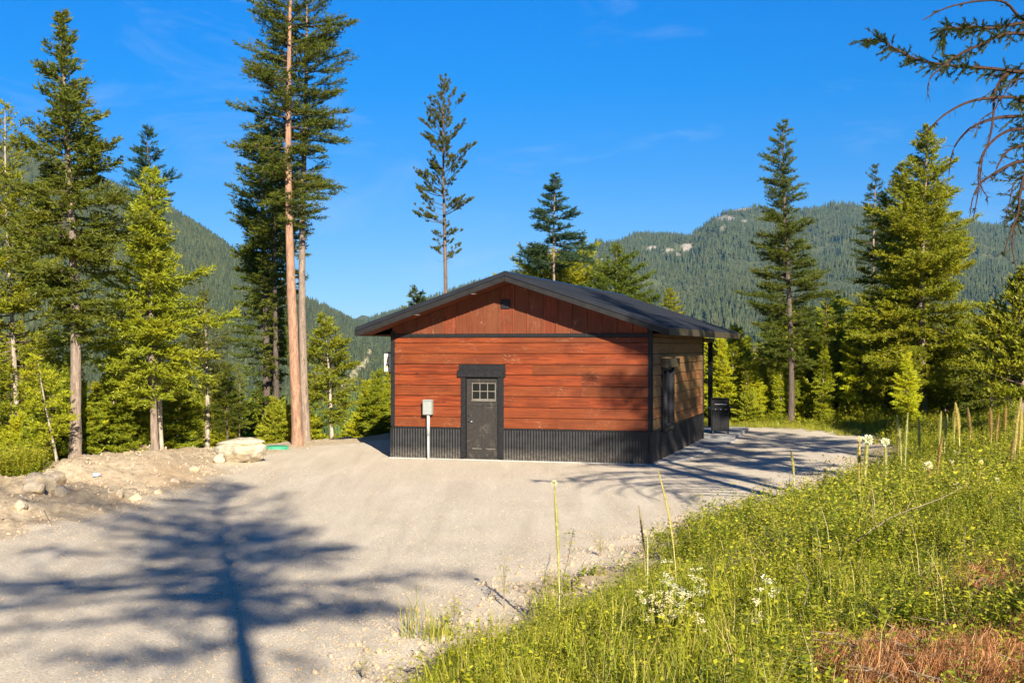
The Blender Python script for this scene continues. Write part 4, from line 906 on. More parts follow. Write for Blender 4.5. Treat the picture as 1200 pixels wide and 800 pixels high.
for i in range(4): dbox('muntin', wx0 + i * pw_ - .0085, wx0 + i * pw_ + .0085, .055, .0745, wz0 - .012, wz1 + .012, M['muntin'] if i else M['muntin'], .003)
for j in range(3): dbox('muntin', wx0 - .0118, wx1 + .0118, .057, .0743, wz0 + j * ph_ - .0085, wz0 + j * ph_ + .0085, M['muntin'], .003)
dbox('shelf', wx0 - .02, wx1 + .02, .040, .0635, wz0 - .045, wz0 - .018, M['muntin'], .003)
hx = dx0 + .075
hb = MB(); hb.tube([(hx, .074, .97), (hx, .045, .97), (hx, .028, .97)], [.026, .012, .012], 12); hb.tube([(hx, .03, .97), (hx + .11, .03, .965)], [.011, .009], 8); hb.build('handle', M['chrome'], dr, True)
MB().tube([(hx, .064, 1.12), (hx, .048, 1.12)], [.03, .027], 14).build('deadbolt', M['dark'], dr, True)
for zz_ in (.35, 1.05, 1.8): MB().tube([(dx1 - .003, .062, zz_ - .05), (dx1 - .003, .062, zz_ + .05)], .009, 8).build('hinge', M['chrome'], dr, True)
MB().box(tx0, dx0 - .003, -.002, .114, .0225, 2.085, .005).build('door_frame', M['black_wood'], cab)
MB().box(dx1 + .003, tx1, -.002, .114, .0225, 2.085, .005).build('door_frame', M['black_wood'], cab)
MB().box(dx0 - .002, dx1 + .002, .03, .114, 2.062, 2.084, .003).build('door_frame', M['black_wood'], cab)
MB().box(tx0 - .09, tx1 + .05, -.03, .049, 2.087, 2.262, .006).build('door_lintel', M['black_wood'], cab)
MB().box(dx0 - .03, dx1 + .03, -.035, .07, .0225, .034, .003).build('threshold', M['muntin'], cab)
# side window
wf = empty('window', (0, 0, 0)); wf.parent = cab
def wbox(nm, x0, x1, y0, y1, z0, z1, m, b=.004): return MB().box(x0, x1, y0, y1, z0, z1, b).build(nm, m, wf)
wbox('window_casing', -.05, .03, WB0 - .10, WB0 + .0, WZ0 - .09, WZ1 + .02, M['black_wood']); wbox('window_casing', -.05, .03, WB1, WB1 + .10, WZ0 - .09, WZ1 + .02, M['black_wood'])
wbox('window_sill', -.05, .05, WB0 + .001, WB1 - .001, WZ0 - .10, WZ0 - .0, M['black_wood']); 
wbox('window_hood', -.03, .16, WB0 - .16, WB1 + .16, WZ1 + .022, WZ1 + .25, M['beam'], .008)
mb_ = (WB0 + WB1) / 2
wbox('window_frame', -.085, -.02, WB0 + .002, WB0 + .06, WZ0 + .002, WZ1 - .002, M['steel']); wbox('window_frame', -.085, -.02, WB1 - .06, WB1 - .002, WZ0 + .002, WZ1 - .002, M['dark']); wbox('window_frame', -.083, -.018, mb_ - .035, mb_ + .035, WZ0 + .05, WZ1 - .05, M['dark'])
wbox('window_frame', -.085, -.02, WB0 + .061, WB1 - .061, WZ0 + .002, WZ0 + .05, M['dark']); wbox('window_frame', -.085, -.02, WB0 + .061, WB1 - .061, WZ1 - .05, WZ1 - .002, M['dark'])
wbox('pane', -.07, -.06, WB0 + .061, mb_ - .036, WZ0 + .051, WZ1 - .051, M['glass'], 0); wbox('pane', -.07, -.06, mb_ + .036, WB1 - .061, WZ0 + .051, WZ1 - .051, M['glass'], 0)
# porch slab beside and behind the cabin
def world(a, b, z=0): return (CX + a * math.cos(YAW) + b * math.sin(YAW), CY - a * math.sin(YAW) + b * math.cos(YAW), z)
ps = MB().box(-CW, .95, CD + .03, RL - .3, -.2, .12, .015).build('porch_slab', M['concrete']); ps.location = (CX, CY, 0); ps.rotation_euler = (0, 0, -YAW); tag(ps, kind='structure')
pv = MB()
vs_ = [(.02, .6), (.42, .9), (.66, 2.2), (.72, 4.0), (.90, 5.5), (.98, 7.2), (1.05, CD + .02), (.02, CD + .02)]
pv.add([(a, b, .030) for a, b in vs_] + [(a + (.05 if i not in (0, 7) else 0), b, -.15) for i, (a, b) in enumerate(vs_)], [tuple(range(8)), tuple(range(8, 16))[::-1]] + [(i, (i + 1) % 8, (i + 1) % 8 + 8, i + 8) for i in range(8)])
pw2 = pv.build('side_path', M['concrete']); pw2.location = (CX, CY, 0); pw2.rotation_euler = (0, 0, -YAW); tag(pw2, kind='structure')

# wall mounted unit on the left wall
hu = empty('heat_pump', world(-CW - .02, .45, 2.18), -YAW); tag(hu, 'white box with shaded half coloured dark mounted high on the left cabin wall', 'heat pump')
MB().box(-.36, -.15, 0, .62, .02, .50, .012).build('casing', M['white'], hu)
MB().box(-.1495, -.03, .005, .62, .02, .50, .008).build('shaded_half', M['dark'], hu)  # dark block in place of the cabin corner's shade on the white box
MB().box(-.38, -.02, -.02, .64, .501, .53, .006).build('top_cover', M['dark'], hu)
MB().box(-.25, -.0, .08, .12, -.03, .018).build('bracket', M['dark'], hu); MB().box(-.25, -.0, .48, .52, -.03, .018).build('bracket', M['dark'], hu)
cv = MB(); cv.tube([(-.225, -.006, .41), (-.255, -.006, .34), (-.262, -.006, .26), (-.245, -.006, .19), (-.215, -.006, .13)], [.010, .018, .020, .022, .010], 6); cv.build('curved_mark', M['dark'], hu)
MB().box(-.31, -.27, -.006, .002, .12, .17).build('yellow_mark', M['yellow'], hu); MB().box(-.31, -.275, -.006, .002, .172, .22).build('blue_mark', M['blue'], hu)
MB().box(-.31, -.25, -.006, .002, .385, .40).build('dark_mark', M['dark'], hu)

# utility box on its pipe
ux, uy, _ = world(ax_of(501.5, -.12), -.12); up = empty('meter_pedestal', (ux, uy, 0), -YAW); tag(up, 'grey utility box on a pale pipe in front of the red wall', 'utility box')
MB().box(-.12, .12, -.075, .075, 1.13, 1.475, .010).build('meter_box', M['greybox'], up)
MB().add([(-.125, -.085, 1.476), (.125, -.085, 1.476), (.125, .08, 1.476), (-.125, .08, 1.476), (-.11, -.05, 1.512), (.11, -.05, 1.512), (.11, .078, 1.512), (-.11, .078, 1.512)], [(0, 1, 2, 3), (7, 6, 5, 4), (0, 4, 5, 1), (1, 5, 6, 2), (2, 6, 7, 3), (3, 7, 4, 0)]).build('box_cap', M['greybox'], up)
MB().box(-.10, .10, -.082, -.0755, 1.15, 1.455, .004).build('box_door', M['greybox'], up)
MB().tube([(0.01, 0, -.2), (0.01, 0, .70)], .032, 14).build('lower_pipe', M['pvc'], up, True); MB().tube([(.01, 0, .60), (.01, 0, 1.129)], .041, 14).build('upper_pipe', M['pvc'], up, True)

# gas grill on the porch slab
gx_, gy_, _ = world(.40, 9.75); gr = empty('gas_grill', (gx_, gy_, .122), -.1); tag(gr, 'black gas grill with closed lid on the porch slab', 'grill')
MB().box(-.27, .27, -.25, .25, .10, .72, .012).build('cabinet', M['grill'], gr)
MB().box(-.262, -.008, -.262, -.251, .14, .68, .004).build('cabinet_door', M['grill'], gr); MB().box(.002, .262, -.262, -.251, .14, .68, .004).build('cabinet_door', M['grill'], gr)
MB().box(-.30, .30, -.28, .28, .721, .84, .015).build('firebox', M['grill'], gr)
lid = MB(); pr_ = [(-.27, .842), (-.28, .95), (-.22, 1.06), (-.10, 1.12), (.12, 1.12), (.24, 1.04), (.27, .842)]; n_ = len(pr_)
lid.add([(-.27, y, z) for y, z in pr_] + [(.27, y, z) for y, z in pr_], [tuple(range(n_)), tuple(range(n_, 2 * n_))[::-1]] + [(i, (i + 1) % n_, (i + 1) % n_ + n_, i + n_) for i in range(n_)]); lid = lid.build('lid', M['grill'], gr)
lh = MB().tube([(-.18, -.27, .93), (-.18, -.32, .93), (.18, -.32, .93), (.18, -.27, .93)], .012, 8).build('lid_handle', M['chrome'], lid)
MB().box(-.42, -.301, -.22, .22, .80, .83, .006).build('side_shelf', M['grill'], gr); MB().box(.301, .40, -.22, .22, .80, .83, .006).build('side_shelf', M['grill'], gr)
for i in range(3): MB().tube([(-.16 + i * .16, -.28, .775), (-.16 + i * .16, -.315, .775)], [.022, .018], 12).build('knob', M['chrome'], gr)
for x in (-.24, .24):
    for y in (-.21, .21): MB().tube([(x - .02, y, .05), (x + .02, y, .05)], .05, 12).build('wheel', M['dark'], gr); MB().box(x - .012, x + .012, y - .012, y + .012, .06, .0995).build('leg', M['grill'], gr)

# ------------------------------------------------------------------ boulder, stones, lid, litter
def rock_mesh(seed, sx, sy, sz, mat, sub=3, rough=.16, slab=False):
    bm = bmesh.new(); bmesh.ops.create_icosphere(bm, subdivisions=sub, radius=1.0); q = random.Random(seed)
    pl = [(Vector((q.gauss(0, 1), q.gauss(0, 1), q.gauss(0, .8))).normalized(), q.uniform(.62, .88)) for _ in range(11)]
    co = np.array([v.co[:] for v in bm.verts])
    for v in bm.verts:
        p = v.co.copy()
        for n_, d in pl:
            k = p.dot(n_)
            if k > d: p -= n_ * (k - d) * .85
        v.co = p
    co = np.array([v.co[:] for v in bm.verts]); nz = fbm(co[:, 0] * 2.2 + seed, co[:, 1] * 2.2 + co[:, 2] * 1.7, seed, 4) * rough + fbm(co[:, 0] * 8 + seed, co[:, 2] * 8 + co[:, 1] * 5, seed + 3, 3) * rough * .3
    for v, d in zip(bm.verts, nz):
        p = v.co * (1 + d)
        if slab:
            if p.z > .38: p.x *= 1.06; p.z = .38 + (p.z - .38) * .55
            c = math.exp(-((p.z - .33 + .08 * math.sin(p.x * 3)) / .055) ** 2); p.x *= 1 - .13 * c; p.y *= 1 - .16 * c
            c2 = math.exp(-((p.x - .25 + .2 * p.z) / .07) ** 2) * (p.z < .3); p.y *= 1 - .12 * c2
        v.co = Vector((p.x * sx, p.y * sy, p.z * sz))
    m = bpy.data.meshes.new('stone'); bm.to_mesh(m); bm.free(); m.materials.append(mat); return m
bx, by, bz = hit(276, 543)
bo = obj_me('boulder', rock_mesh(4, .66, .50, .42, M['rock'], 5, .16, True)); bo.location = (bx, by + .4, bz + .30); bo.rotation_euler = (0, -.05, .15); tag(bo, 'large pale boulder with flat slab top on the edge of the gravel', 'boulder')
b2 = obj_me('stone', rock_mesh(9, .16, .13, .13, M['rock'], 3)); x, y, z = hit(258, 541); b2.location = (x, y - .1, z + .08); tag(b2, 'small broken stone leaning against left foot of the boulder', 'stone')
x, y, z = hit(324, 525.5); gl = empty('tank_lid', (x, y, z)); tag(gl, 'green plastic lid lying in the gravel just right of the boulder', 'lid')
MB().lathe([(.34, -.05), (.34, .045), (.31, .075), (.05, .085)], 0, 0, 22).build('cover', M['green_lid'], gl); MB().lathe([(.37, -.08), (.37, -.01)], 0, 0, 22).build('rim', M['green_lid'], gl)
x, y, z = hit(113.5, 559); lt = empty('bottle', (x, y, z + .05)); tag(lt, 'pale blue and red bottle lying on top of the earth bank', 'bottle'); lt.rotation_euler = (0, math.pi / 2, .4); lt.scale = (.8, .8, .8)
MB().lathe([(.035, -.10), (.05, -.085), (.05, .02), (.035, .05), (.016, .075), (.016, .095)], 0, 0, 12).build('body', M['paleblue'], lt, True); MB().lathe([(.019, .0955), (.019, .115)], 0, 0, 10).build('cap', M['red_plastic'], lt, True)
rs = [(48, 572, .33, 'large pale stone on the bank crest'), (60, 568, .30, 'squarish pale stone right of the largest crest stone'), (40, 577, .24, 'low pale stone nearest the green weeds'), (72, 580, .16, 'small stone below the squarish crest stone'), (140, 583, .12, 'rusty stone at the foot of the bank'),
      (158, 586, .14, 'orange brown stone where bank meets shaded gravel'), (186, 578, .13, 'pale stone low on the bank near the shadow'), (205, 566, .11, 'small stone below the bank crest left of boulder'), (118, 600, .09, 'small stone on flat gravel below the bank'), (24, 596, .15, 'brown stone in the rubble at left edge'), (228, 552, .13, 'stone just left of the boulder on the bank')]
for i, (px, py, r_, lb) in enumerate(rs):
    x, y, z = hit(px, py); o = obj_me('stone', rock_mesh(20 + i, r_, r_ * .8, r_ * .72, M['rock2'], 3, .2)); o.location = (x, y, z + r_ * .25); o.rotation_euler = (0, 0, i * 1.3); tag(o, lb, 'stone', 'loose stones on the earth bank')
pm = [rock_mesh(60 + i, 1, .8, .62, M['pebble'], 1, .2) for i in range(4)]
# loose gravel and clods
def rubble(name, n, sampler, smin, smax, seed):
    q = np.random.default_rng(seed); x, y = sampler(q, n); z = terrain(x, y); n = len(x)
    s = smin * (smax / smin) ** (q.uniform(0, 1, n) ** 2.2); rot = q.uniform(0, 6.28, (n, 3)); P = np.stack([x, y, z + s * .15], -1)
    scatter(name, pm, P, rot, np.stack([s, s, s], -1), q.integers(0, 4, n))
def samp_pad(q, n):
    a = q.uniform(-.42, .42, n * 2); r = np.exp(q.uniform(math.log(8.5), math.log(30), n * 2)); x, y = np.sin(a) * r, np.cos(a) * r; d = pad_sdf(x, y)
    k = (d < .5) & (q.uniform(0, 1, n * 2) < .25 + .75 * ss(d, -2.5, -.2)); return x[k][:n], y[k][:n]
rubble('loose_gravel', 30000, samp_pad, .006, .020, 81)
def samp_bank(q, n):
    a = q.uniform(-.42, -.14, n * 3); r = q.uniform(17, 36, n * 3); x, y = np.sin(a) * r, np.cos(a) * r; d = pad_sdf(x, y); k = (d > -.3) & (d < 4.5); return x[k][:n], y[k][:n]
rubble('bank_rubble', 2400, samp_bank, .010, .06, 82)
def samp_edge(q, n):
    x = q.uniform(-3, 10, n * 8); y = q.uniform(8, 32, n * 8); d = pad_sdf(x, y); k = (np.abs(d - .1) < .7) & (x > -2.5); return x[k][:n], y[k][:n]
rubble('edge_stones', 3000, samp_edge, .010, .055, 83)

# ------------------------------------------------------------------ ground plants
def blades(seed, n, hmin, hmax, w, spread, mat, lean=.5):
    q = np.random.default_rng(seed); V = []; Fc = []
    a = q.uniform(0, 6.28, n); r = spread * np.sqrt(q.uniform(0, 1, n)); h = q.uniform(hmin, hmax, n); b = q.uniform(0, 6.28, n); ln = h * q.uniform(.1, lean, n)
    for i in range(n):
        x, y = r[i] * math.cos(a[i]), r[i] * math.sin(a[i]); dx, dy = math.cos(b[i]) * ln[i], math.sin(b[i]) * ln[i]; px, py = -math.sin(b[i]) * w / 2, math.cos(b[i]) * w / 2; k = len(V)
        V += [(x - px, y - py, -.03), (x + px, y + py, -.03), (x + dx * .35 - px * .8, y + dy * .35 - py * .8, h[i] * .6), (x + dx * .35 + px * .8, y + dy * .35 + py * .8, h[i] * .6), (x + dx, y + dy, h[i] * .97)]
        Fc += [(k, k + 1, k + 3), (k, k + 3, k + 2), (k + 2, k + 3, k + 4)]
    return mesh_np('tuft', V, Fc, 3, mat)
def forb(seed, stems, hmin, hmax, leaf, mat, flower=0):
    q = random.Random(seed); V = []; Fc = []
    for s_ in range(stems):
        a = q.uniform(0, 6.28); h = q.uniform(hmin, hmax); b = Vector((q.gauss(0, .05), q.gauss(0, .05), -.02)); t = b + Vector((math.cos(a) * h * q.uniform(.1, .6), math.sin(a) * h * q.uniform(.1, .6), h))
        sd_ = Vector((-math.sin(a), math.cos(a), 0)) * .002; k = len(V); V += [tuple(b - sd_), tuple(b + sd_), tuple(t)]; Fc.append((k, k + 1, k + 2))
        for l in range(q.randint(7, 11)):
            u = q.uniform(.25, 1); p = b.lerp(t, u); w = q.uniform(0, 6.28); d = Vector((math.cos(w), math.sin(w), q.uniform(-.2, .7))).normalized() * leaf * q.uniform(.7, 1.4); sd_ = d.cross(Vector((q.gauss(0, .3), q.gauss(0, .3), 1))).normalized() * leaf * .28
            k = len(V); V += [tuple(p), tuple(p + d * .5 + sd_), tuple(p + d), tuple(p + d * .5 - sd_)]; Fc += [(k, k + 1, k + 2), (k, k + 2, k + 3)]
    return mesh_np('leafy_plant', V, Fc, 3, mat)
GV = [blades(1, 34, .10, .30, .006, .10, M['grass']), blades(2, 28, .14, .40, .006, .12, M['grass'], .7), blades(3, 40, .06, .20, .005, .12, M['grass'])]
FV = [forb(1, 9, .08, .24, .036, M['forb']), forb(2, 12, .10, .34, .030, M['forb']), forb(3, 7, .05, .16, .055, M['forb2']), forb(4, 14, .15, .42, .028, M['forb']), forb(5, 12, .12, .40, .040, M['forb2'])]
def samp_veg(q, n, r0, r1, a0=-.2, a1=.46):
    a = q.uniform(a0, a1, n); r = np.sqrt(q.uniform(r0 * r0, r1 * r1, n)); return np.sin(a) * r, np.cos(a) * r
def veg(name, variants, n, r0, r1, seed, mode, smin=.7, smax=1.3, a1=.66):
    q = np.random.default_rng(seed); x, y = samp_veg(q, n, r0, r1, a1=a1); z, d, w = terrain(x, y, True); k = (x / np.maximum(y, .1) < .80) & (w > .5)
    nn = fbm(x * .9, y * .9, 91, 4); g = fbm(x * .35 + 5, y * .35, 92, 3)
    edge = ss(d + 1.1 * nn, .25, 1.7); px = 600 + F * x / y; py = HZ - F * (z - EYE) / y
    gz = np.clip(ss(py, 650, 730) * ss(-px, -980, -820) * .85 + .10 + g * .6, 0, 1)     # grassier low in the middle, leafier up the bank
    pt = ss(fbm(x * 1.6 + 3, y * 1.6, 95, 4), -.32, .12); dens = edge * (.25 + .75 * pt) * (gz if mode == 'g' else (1.1 - .6 * gz))
    nd = np.clip(1.25 - ((px - 1090) / 160) ** 2 - ((np.minimum(py, 785) - 785) / 34) ** 2, 0, 1) * (py < 900) + np.clip(1.1 - ((px - 1175) / 60) ** 2 - ((py - 692) / 26) ** 2, 0, 1)
    dens = dens * (1 - .88 * np.clip(nd * 1.2 + .5 * fbm(x * 3, y * 3, 97, 3), 0, 1) * (nd > .05))
    for mx, my, ra, rb, h in MOUNDS: dens = dens * (1 - .95 * np.exp(-(((x - mx) / ra) ** 2 + ((y - my) / rb) ** 2)))
    k &= q.uniform(0, 1, n) < dens; x, y, z = x[k], y[k], z[k]; n = len(x)
    s = q.uniform(smin, smax, n) * (.75 + .5 * ss(fbm(x * .7, y * .7, 96, 3), -.3, .4)); rot = q.normal(0, .12, (n, 3)); rot[:, 2] = q.uniform(0, 6.28, n)
    scatter(name, variants, np.stack([x, y, z], -1), rot, np.stack([s, s, s * q.uniform(.8, 1.2, n)], -1), q.integers(0, len(variants), n))
veg('grass', GV, 9500, 4.5, 14, 1, 'g', .5, 1.15); veg('grass', GV, 11000, 14, 26, 2, 'g', .6, 1.2)
veg('leafy_plants', FV, 12500, 4.5, 14, 3, 'f', .6, 1.1); veg('leafy_plants', FV, 23500, 14, 28, 4, 'f', .85, 1.5); veg('leafy_plants', FV, 12000, 28, 48, 5, 'f', .9, 1.7)
SV = [blades(9, 5, .22, .50, .0045, .10, M['straw'], .6), blades(10, 3, .25, .6, .004, .10, M['straw'], .8)]; veg('dry_stems', SV, 1500, 5, 26, 6, 'f', .7, 1.1)
# grass fringe along the far edge of the pad and weeds left
q = np.random.default_rng(31); n = 5200; x = q.uniform(3, 14, n); y = q.uniform(40, 50, n); z, d, w = terrain(x, y, True); k = (d > -.7) & (d < 3.5) & (q.uniform(0, 1, n) < ss(d, -.8, .5)); x, y, z = x[k], y[k], z[k]; n = len(x)
rot = np.zeros((n, 3)); rot[:, 2] = q.uniform(0, 6, n); s = q.uniform(.5, 1.0, n)
scatter('grass', GV, np.stack([x, y, z], -1), rot, np.stack([s * 1.3, s * 1.3, s * .7], -1), q.integers(0, 3, n))
n = 2600; a = q.uniform(-.42, -.36, n); r = q.uniform(24, 34, n); x, y = np.sin(a) * r, np.cos(a) * r; z, d, w = terrain(x, y, True); k = d > 3.2; x, y, z = x[k], y[k], z[k]; n = len(x)
rot = np.zeros((n, 3)); rot[:, 2] = q.uniform(0, 6, n); s = q.uniform(.9, 2.0, n)
scatter('leafy_plants', FV, np.stack([x, y, z], -1), rot, np.stack([s, s, s], -1), q.integers(0, 4, n))
# dead orange needles
DV = [blades(7, 190, .006, .04, .0017, .13, M['deadneedle'], 2.6), blades(8, 170, .006, .03, .0017, .15, M['deadneedle'], 3.4)]
Pn = []
q = np.random.default_rng(41)
for cx_, cy_, ra, rb, n in ((1090, 783, 140, 22, 1300), (1010, 785, 80, 18, 300), (1178, 690, 44, 16, 420), (1135, 700, 30, 8, 40), (1180, 760, 60, 30, 200)):
    for _ in range(n):
        px, py = q.normal(cx_, ra * .5), q.normal(cy_, rb * .6)
        if 640 < py < 812 and px < 1240:
            kk_ = (px - 600) / F; Y_ = 1.65 * F / (py - HZ)          # bank height is close to 1.2 m here
            for __ in range(3): Y_ = (EYE - tz(kk_ * Y_, Y_)) * F / (py - HZ)
            Pn.append((kk_ * Y_, Y_, tz(kk_ * Y_, Y_)))
Pn = np.array(Pn); n = len(Pn); rot = q.normal(0, .25, (n, 3)); rot[:, 2] = q.uniform(0, 6, n); s = q.uniform(.8, 1.7, n)
scatter('dead_needles', DV, Pn + [0, 0, .02], rot, np.stack([s, s, s], -1), q.integers(0, 2, n))

# beargrass stalks
def beargrass_mesh(seed, h, r, mat, head=0.0, bend=0.0):
    q = np.random.default_rng(seed); n = int(900 * h); V = []; Fc = []
    def c(t): return np.array([bend * t * t * h, 0.02 * math.sin(3 * t) * h, t * h])
    for i in range(10):
        pass
    ts = np.linspace(0, 1, 9)
    for t in ts:
        p = c(t)
        for k in range(5): a = k * 1.2566; V.append(p + np.array([math.cos(a), math.sin(a), 0]) * r * (1 - .6 * max(0, t - .8) / .2) * ((.30 + .25 * float(ss(np.array(t), .3, .6))) if t < .97 else .15))
    for i in range(8):
        for k in range(5): a_, b_ = i * 5 + k, i * 5 + (k + 1) % 5; Fc += [(a_, b_, b_ + 5), (a_, b_ + 5, a_ + 5)]
    for i in range(n):
        t = .34 + .66 * q.uniform() ** .85; p = c(t); a = q.uniform(0, 6.28); rr_ = r * (.55 + .75 * ss(np.array(t), .25, .6)) * (1 - .75 * max(0, t - .78) / .22) * (1 + head * 1.6 * float(ss(np.array(t), .86, .95)))
        d = np.array([math.cos(a), math.sin(a), .9]); d /= np.linalg.norm(d); sdv = np.array([-math.sin(a), math.cos(a), 0]) * r * .28; k = len(V)
        V += [p + d * rr_ * .3 - sdv, p + d * rr_ * .3 + sdv, p + d * rr_ * 1.5]; Fc.append((k, k + 1, k + 2))
    for i in range(14):   # blades at the foot
        a = q.uniform(0, 6.28); L = h * q.uniform(.15, .35); k = len(V); sdv = np.array([-math.sin(a), math.cos(a), 0]) * .003; o_ = np.array([math.cos(a), math.sin(a), 0]); V += [-sdv, sdv, o_ * L * .8 + np.array([0, 0, L * .6])]; Fc.append((k, k + 1, k + 2))
    return mesh_np('stalk', np.array(V), Fc, 3, mat)
def bear(px, yt, yb, w, kind, label, head=0, bend=0.0, Y=None):
    if Y is None: x, y, z = hit(px, yb)
    else: y = Y; x = (px - 600) / F * y; z = tz(x, y)
    top = EYE + (HZ - yt) / F * y; h = max(.25, top - z); r = w / 2 / F * y
    t = empty('beargrass', (x, y, z)); tag(t, label, 'beargrass', 'beargrass stalks on the bank')
    obj_me('stalk', beargrass_mesh(int(px * 7 + yt), h, r, M[kind], 0, bend), t)
    if head:
        q = np.random.default_rng(int(px)); n = 260; V = []; rr_ = head / F * y
        d = norm(q.normal(0, 1, (n, 3))); d[:, 2] *= .9; p = d * rr_ * q.uniform(.3, 1, (n, 1)) + np.array([bend * h, 0, h]); sdv = norm(np.cross(d, q.normal(0, 1, (n, 3)))) * rr_ * .22
        obj_me('flower_head', mesh_np('flower_head', np.stack([p - sdv, p + sdv, p + d * rr_ * .45], 1).reshape(-1, 3), np.arange(n * 3), 3, M['petal']), t)
bear(656, 566, 735, 4.5, 'stalk', 'tall green beargrass stalk with white tip against gravel, nearest stalk', 3.6, -.04)
bear(793, 550, 700, 3.6, 'stalk', 'tall leaning bare beargrass stalk right of the nearest one', 0, -.15)
bear(757, 592, 700, 3.2, 'tanstalk', 'dark tipped leaning stalk between the two tall foreground stalks', 0, -.08)
bear(759, 622, 730, 3, 'stalk', 'thin green stalk low between the two tall foreground stalks')
bear(931, 528, 572, 3.6, 'stalk', 'single thin beargrass stalk at the edge of the gravel right of cabin', 0, -.1)
BG = [(1007, 514, 570, 4.5, 'stalk', 3.5, 'left stalk of the pair of white headed beargrass'), (1013.5, 515, 572, 6, 'stalk', 6.5, 'right stalk of the pair of white headed beargrass'), (1039, 518, 572, 5, 'stalk', 5.5, 'white headed beargrass right of the white headed pair'),
      (1053, 500, 530, 3.5, 'tanstalk', 0, 'short tan stalk left of two tall pale stalks'), (1057, 487, 545, 4.5, 'stalk', 0, 'left of two tall pale stalks under the larch'), (1061, 484, 552, 3.5, 'stalk', 0, 'right of two tall pale stalks under the larch'), (1078, 489, 525, 4, 'stalk', 0, 'pale stalk before the widest fir trunk'),
      (1090, 545, 576, 5.5, 'tanstalk', 5.5, 'stout stalk with round cream head low on the bank'), (1098, 513, 566, 5, 'tanstalk', 0, 'tan stalk just right of the round cream head'), (1101, 482, 520, 4, 'stalk', 0, 'pale stalk right of the widest fir trunk'), (1107, 486, 520, 4.5, 'stalk', 0, 'second pale stalk right of the widest fir trunk'),
      (1118, 540, 568, 4.5, 'stalk', 2.5, 'short bright stalk in the middle of the bank'), (1118, 473, 512, 4.5, 'stalk', 0, 'left of the two tallest pale stalks in the middle'), (1125, 472, 518, 5.5, 'stalk', 0, 'right of the two tallest pale stalks in the middle'), (1123, 568, 583, 5, 'stalk', 4, 'round low cream flower head under the short bright stalk'),
      (1138, 478, 512, 4, 'tanstalk', 0, 'tan stalk right of the two tallest pale stalks'), (1147, 541, 576, 4, 'tanstalk', 2.5, 'thin tan stalk with knobbly tip on right bank'), (1162, 478, 515, 5, 'tanstalk', 0, 'thick tan stalk of the right hand pair'), (1167, 484, 525, 4, 'tanstalk', 0, 'thin tan stalk of the right hand pair'),
      (1170, 562, 576, 3, 'tanstalk', 3, 'small tan flower knob low on right bank'), (1178, 475, 505, 4, 'tanstalk', 0, 'tan stalk in the shrubs near right edge'), (1185, 515, 552, 6, 'tanstalk', 0, 'broad tan leaning stalk near right edge'), (1189, 466, 540, 7, 'stalk', 0, 'tallest thick pale stalk near right edge'), (1195, 478, 545, 5, 'stalk', 0, 'pale stalk beside the tallest thick one'), (1198.5, 475, 515, 3.5, 'stalk', 0, 'rightmost pale stalk cut by the frame')]
def stalk_depth(px, yt, yb):
    Y = np.arange(12, 33, .25); h = (yb - yt + 16) / F * Y; zt = terrain((px - 600) / F * Y, Y); e = np.abs(EYE + (HZ - yt) / F * Y - zt - h)
    return float(Y[np.argmin(e)])
for px, yt, yb, w_, kd, hd_, lb in BG: bear(px, yt, yb, w_ * .95, kd, lb, hd_ * .85, R.uniform(-.10, .10), Y=stalk_depth(px, yt, yb))

# white flower clusters
def flower_cluster(px, py, n, rad, label, col='petal'):
    x, y, z = hit(px, py); q = random.Random(int(px)); t = empty('wildflower', (x, y, z)); tag(t, label, 'wildflower')
    st = MB(); V = []; Fc = []
    for i in range(n):
        a = q.uniform(0, 6.28); r_ = rad * math.sqrt(q.random()); tx_, ty_ = math.cos(a) * r_, math.sin(a) * r_ * .6; h = .26 + q.uniform(0, .24); st.tube([(tx_ * .3, ty_ * .3, 0), (tx_ * .8, ty_ * .8, h * .6), (tx_, ty_, h)], .0022, 3, False)
        for k in range(22):
            c_ = Vector((tx_ + q.gauss(0, .013), ty_ + q.gauss(0, .013), h + q.gauss(0, .008))); s_ = q.uniform(.005, .010); w = q.uniform(0, 3.14); m0 = len(V)
            V += [tuple(c_ + Vector((math.cos(w + j * 1.57) * s_, math.sin(w + j * 1.57) * s_, q.gauss(0, .003)))) for j in range(4)]; Fc += [(m0, m0 + 1, m0 + 2), (m0, m0 + 2, m0 + 3)]
    st.build('stem', M['grass'], t); obj_me('flowers', mesh_np('flowers', V, Fc, 3, M[col]), t)
flower_cluster(778, 770, 46, .20, 'large cream flowered yarrow clump low in the foreground grass')
flower_cluster(800, 748, 26, .16, 'cream flower clump behind the largest clump'); flower_cluster(783, 722, 7, .06, 'small white flower sprig above the clumps'); flower_cluster(820, 738, 8, .06, 'small cream sprig right of the clumps'); flower_cluster(905, 745, 7, .06, 'white sprig in grass left of the needle litter')
flower_cluster(886, 775, 8, .05, 'white sprig above the brown sticks'); flower_cluster(826, 792, 5, .05, 'tiny white sprig at the bottom edge'); flower_cluster(1120, 556, 6, .10, 'white bloom among stalks on the far bank')
flower_cluster(1008, 572, 6, .12, 'white bloom under the pair of headed stalks')

